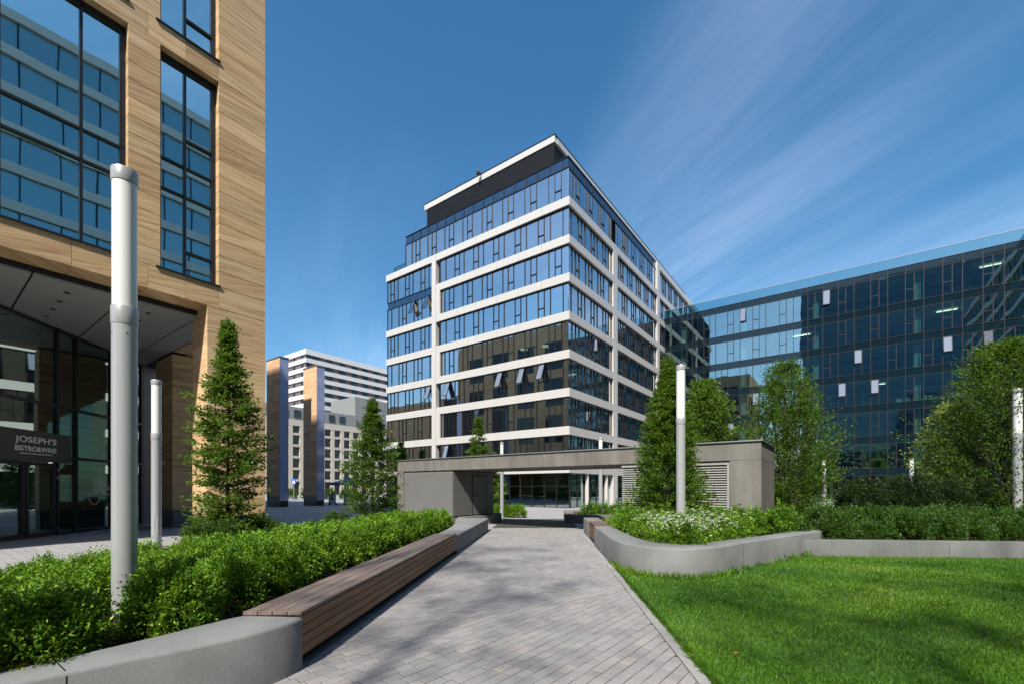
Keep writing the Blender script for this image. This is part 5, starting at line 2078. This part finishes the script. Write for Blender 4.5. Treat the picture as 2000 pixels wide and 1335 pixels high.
tw = GT('striped_tower', -163.7, 90.5, 'tall apartment tower with white balcony bands and brown window strips', 'apartment building')
ta, tb = -163.7, 90.5
tw.box('wall', (ta - 22, ta - .4), (tb + .4, tb + 75), (0, 53), M['brown_render'])
for k in range(9):
    zt_ = 54.7 - 3.42 * k * 1.0
    hgt = 2.0 if k == 0 else 1.65
    tw.box('balcony_band', (ta - 22, ta), (tb, tb + 60), (zt_ - hgt, zt_), M['white_render'])
    tw.box('balcony_band', (ta - 22, ta + 3.2), (tb + 60, tb + 76), (zt_ - hgt + .01, zt_ + .01), M['white_render'])
    zw = zt_ - hgt - 1.75
    for j in range(10):
        tw.box('window', (ta - .4, ta - .3), (tb + 3 + j * 5.6 + rnd.uniform(-.5, .5), tb + 5.6 + j * 5.6), (zw, zw + 1.7), M['glass_far'])
    for j in range(3):
        tw.box('window', (ta - 4 - j * 6, ta - 2.4 - j * 6), (tb + .28, tb + .42), (zw, zw + 1.7), M['glass_far'])
    tw.box('window', (ta - .4, ta - .29), (tb + .3, tb + 2.2), (zw, zw + 1.75), M['glass_far'])
tw.box('end_wall', (ta + 2.6, ta + 3.1), (tb + 60.5, tb + 76), (0, 54), M['white_render'])
tw.box('roof_box', (ta - 6, ta - 4), (tb + 16, tb + 20), (54.7, 56), M['frame_dark'])
tw.box('roof_box', (ta - 2, ta + 1), (tb + 60, tb + 63), (54.7, 56), M['frame_dark'])
tw2 = GT('beige_tower', -190, 60, 'sliver of a beige tower between the sandstone building and the first pylon', 'apartment building')
tw2.box('wall', (-215, -190), (40, 66), (0, 52), M['beige'])
for k in range(12):
    for j in range(6):
        tw2.box('window', (-190.05, -189.95), (41.5 + j * 4.2, 43.4 + j * 4.2), (50 - 3.6 * k - 2.2, 50 - 3.6 * k), M['glass_far'])

# ------------------------------------------------------------------ small street things
X, Y = -18.0, 50.0
um = empty('cafe_umbrella', (X, Y, 0), 0, 'blue cafe parasol beside the dense dark hornbeam', 'umbrella')
m_ = MB()
r_ = 2.3
vs_ = [(0, 0, 2.95)] + [(r_ * math.cos(i * math.pi / 4), r_ * math.sin(i * math.pi / 4), 2.35) for i in range(8)] + [(r_ * math.cos(i * math.pi / 4), r_ * math.sin(i * math.pi / 4), 2.12) for i in range(8)]
m_.add(vs_, [(0, 1 + i, 1 + (i + 1) % 8) for i in range(8)] + [(1 + i, 9 + i, 9 + (i + 1) % 8, 1 + (i + 1) % 8) for i in range(8)])
m_.build('canopy', M['umbrella'], um)
m_ = MB()
m_.tube((0, 0, -.03), (0, 0, 2.9), .03, .03, 8)
m_.build('pole', M['steel'], um)
m_ = MB()
m_.lathe([(.35, -.03), (.35, .06), (.08, .12)], 16)
m_.build('base', M['granite_grey'], um)


def aboard(x, y, w, h, label, bust):
    e = empty('pavement_board', (x, y, -.03), R(-12), label, 'board')
    piece('board', (-w / 2, w / 2), (-.02, .02), (.15, h), M['board_wood'], e, None)
    piece('poster', (-w / 2 + .07, w / 2 - .07), (-.03, -.02), (.22, h - .08), M['poster'], e)
    for q in (-w / 2 + .04, w / 2 - .04):
        piece('leg', (q - .03, q + .03), (-.03, .35), (0, .16), M['board_wood'], e)
    if bust:
        m_ = MB()
        m_.prism([(-.16, 0), (.16, 0), (.10, .2), (.04, .26), (-.04, .26), (-.10, .2)], 0, .004)
        m_.prism([(.07 * math.cos(t * .785), .36 + .09 * math.sin(t * .785)) for t in range(8)], 0, .004)
        m_.prism([(-.13, .42), (.13, .42), (.08, .46), (.07, .54), (-.07, .54), (-.08, .46)], .001, .005)
        o = m_.build('figure_print', M['poster_ink'], e)
        o.rotation_euler = (R(90), 0, 0)
        o.location = (0, -.032, h * .48)
        fit_text('CAFE', -.18, .18, h * .28, h * .28 + .09, -.034, M['poster_ink'], 'lettering', e) if False else None
    return e


aboard(-19.3, 48.2, .85, 1.25, 'framed pavement board with a dark figure beside the second pylon', True)
aboard(-17.7, 48.8, 1.3, 1.15, 'wide pale pavement screen under the blue parasol', False)
ch = empty('cafe_chair', (-16.6, 48.6, -.03), R(30), 'dark cafe chair under the blue parasol', 'chair')
piece('seat', (-.22, .22), (-.22, .22), (.44, .48), M['board_wood'], ch)
piece('backrest', (-.22, .22), (.19, .23), (.55, .92), M['board_wood'], ch)
for q in ((-.2, -.2), (.2, -.2), (-.2, .2), (.2, .2)):
    piece('leg', (q[0] - .02, q[0] + .02), (q[1] - .02, q[1] + .02), (0, .9 if q[1] > 0 else .44), M['board_wood'], ch)
rs = empty('road_sign', (-32.8, 67.5, 0), R(-20), 'blue and white pedestrian crossing sign on a post between the pylons', 'road sign')
m_ = MB()
m_.tube((0, 0, -.03), (0, 0, 3.2), .05, .05, 8)
m_.build('post', M['steel'], rs)
piece('plate', (-.42, .42), (-.06, -.03), (2.4, 3.24), M['sign_blue'], rs)
m_ = MB()
m_.prism([(-.3, 0), (.3, 0), (0, .52)], 0, .01)
o = m_.build('triangle', M['letter'], rs)
o.rotation_euler = (R(90), 0, 0)
o.location = (0, -.062, 2.55)
sp = empty('street_light', (-32.3, 70, 0), R(0), 'thin pale street light with a short arm between the pylons', 'street lamp')
m_ = MB()
m_.tube((0, 0, -.03), (0, 0, 5.6), .09, .06, 8)
m_.build('post', M['steel'], sp)
m_ = MB()
m_.tube((0, 0, 5.6), (.9, 0, 5.7), .05, .04, 8)
m_.build('arm', M['steel'], sp)
piece('lamp_head', (.6, 1.2), (-.12, .12), (5.62, 5.74), M['alu'], sp)
for i in range(7):
    put('street_shrub', rnd.choice(SHR), (-38 + i * 2.1, 72 + (i % 3), 0), i, (2.2, 2.2, 2.6), 'roadside bush in the gap between the pylons', 'shrub', 'roadside bushes behind the pylons')

m_ = MB()
m_.add([(-.035, 0, .05), (0, -.02, .062), (.04, 0, .055), (.005, .022, .066), (.0, .0, .06)], [(0, 1, 4), (1, 2, 4), (2, 3, 4), (3, 0, 4)])
lf = m_.build('fallen_leaf', plain('dry_orange_leaf', (.42, .12, .03), .7))
lf.location = (2.31, 4.63, 0)
tag(lf, 'single dry orange leaf lying on the lawn', 'leaf')
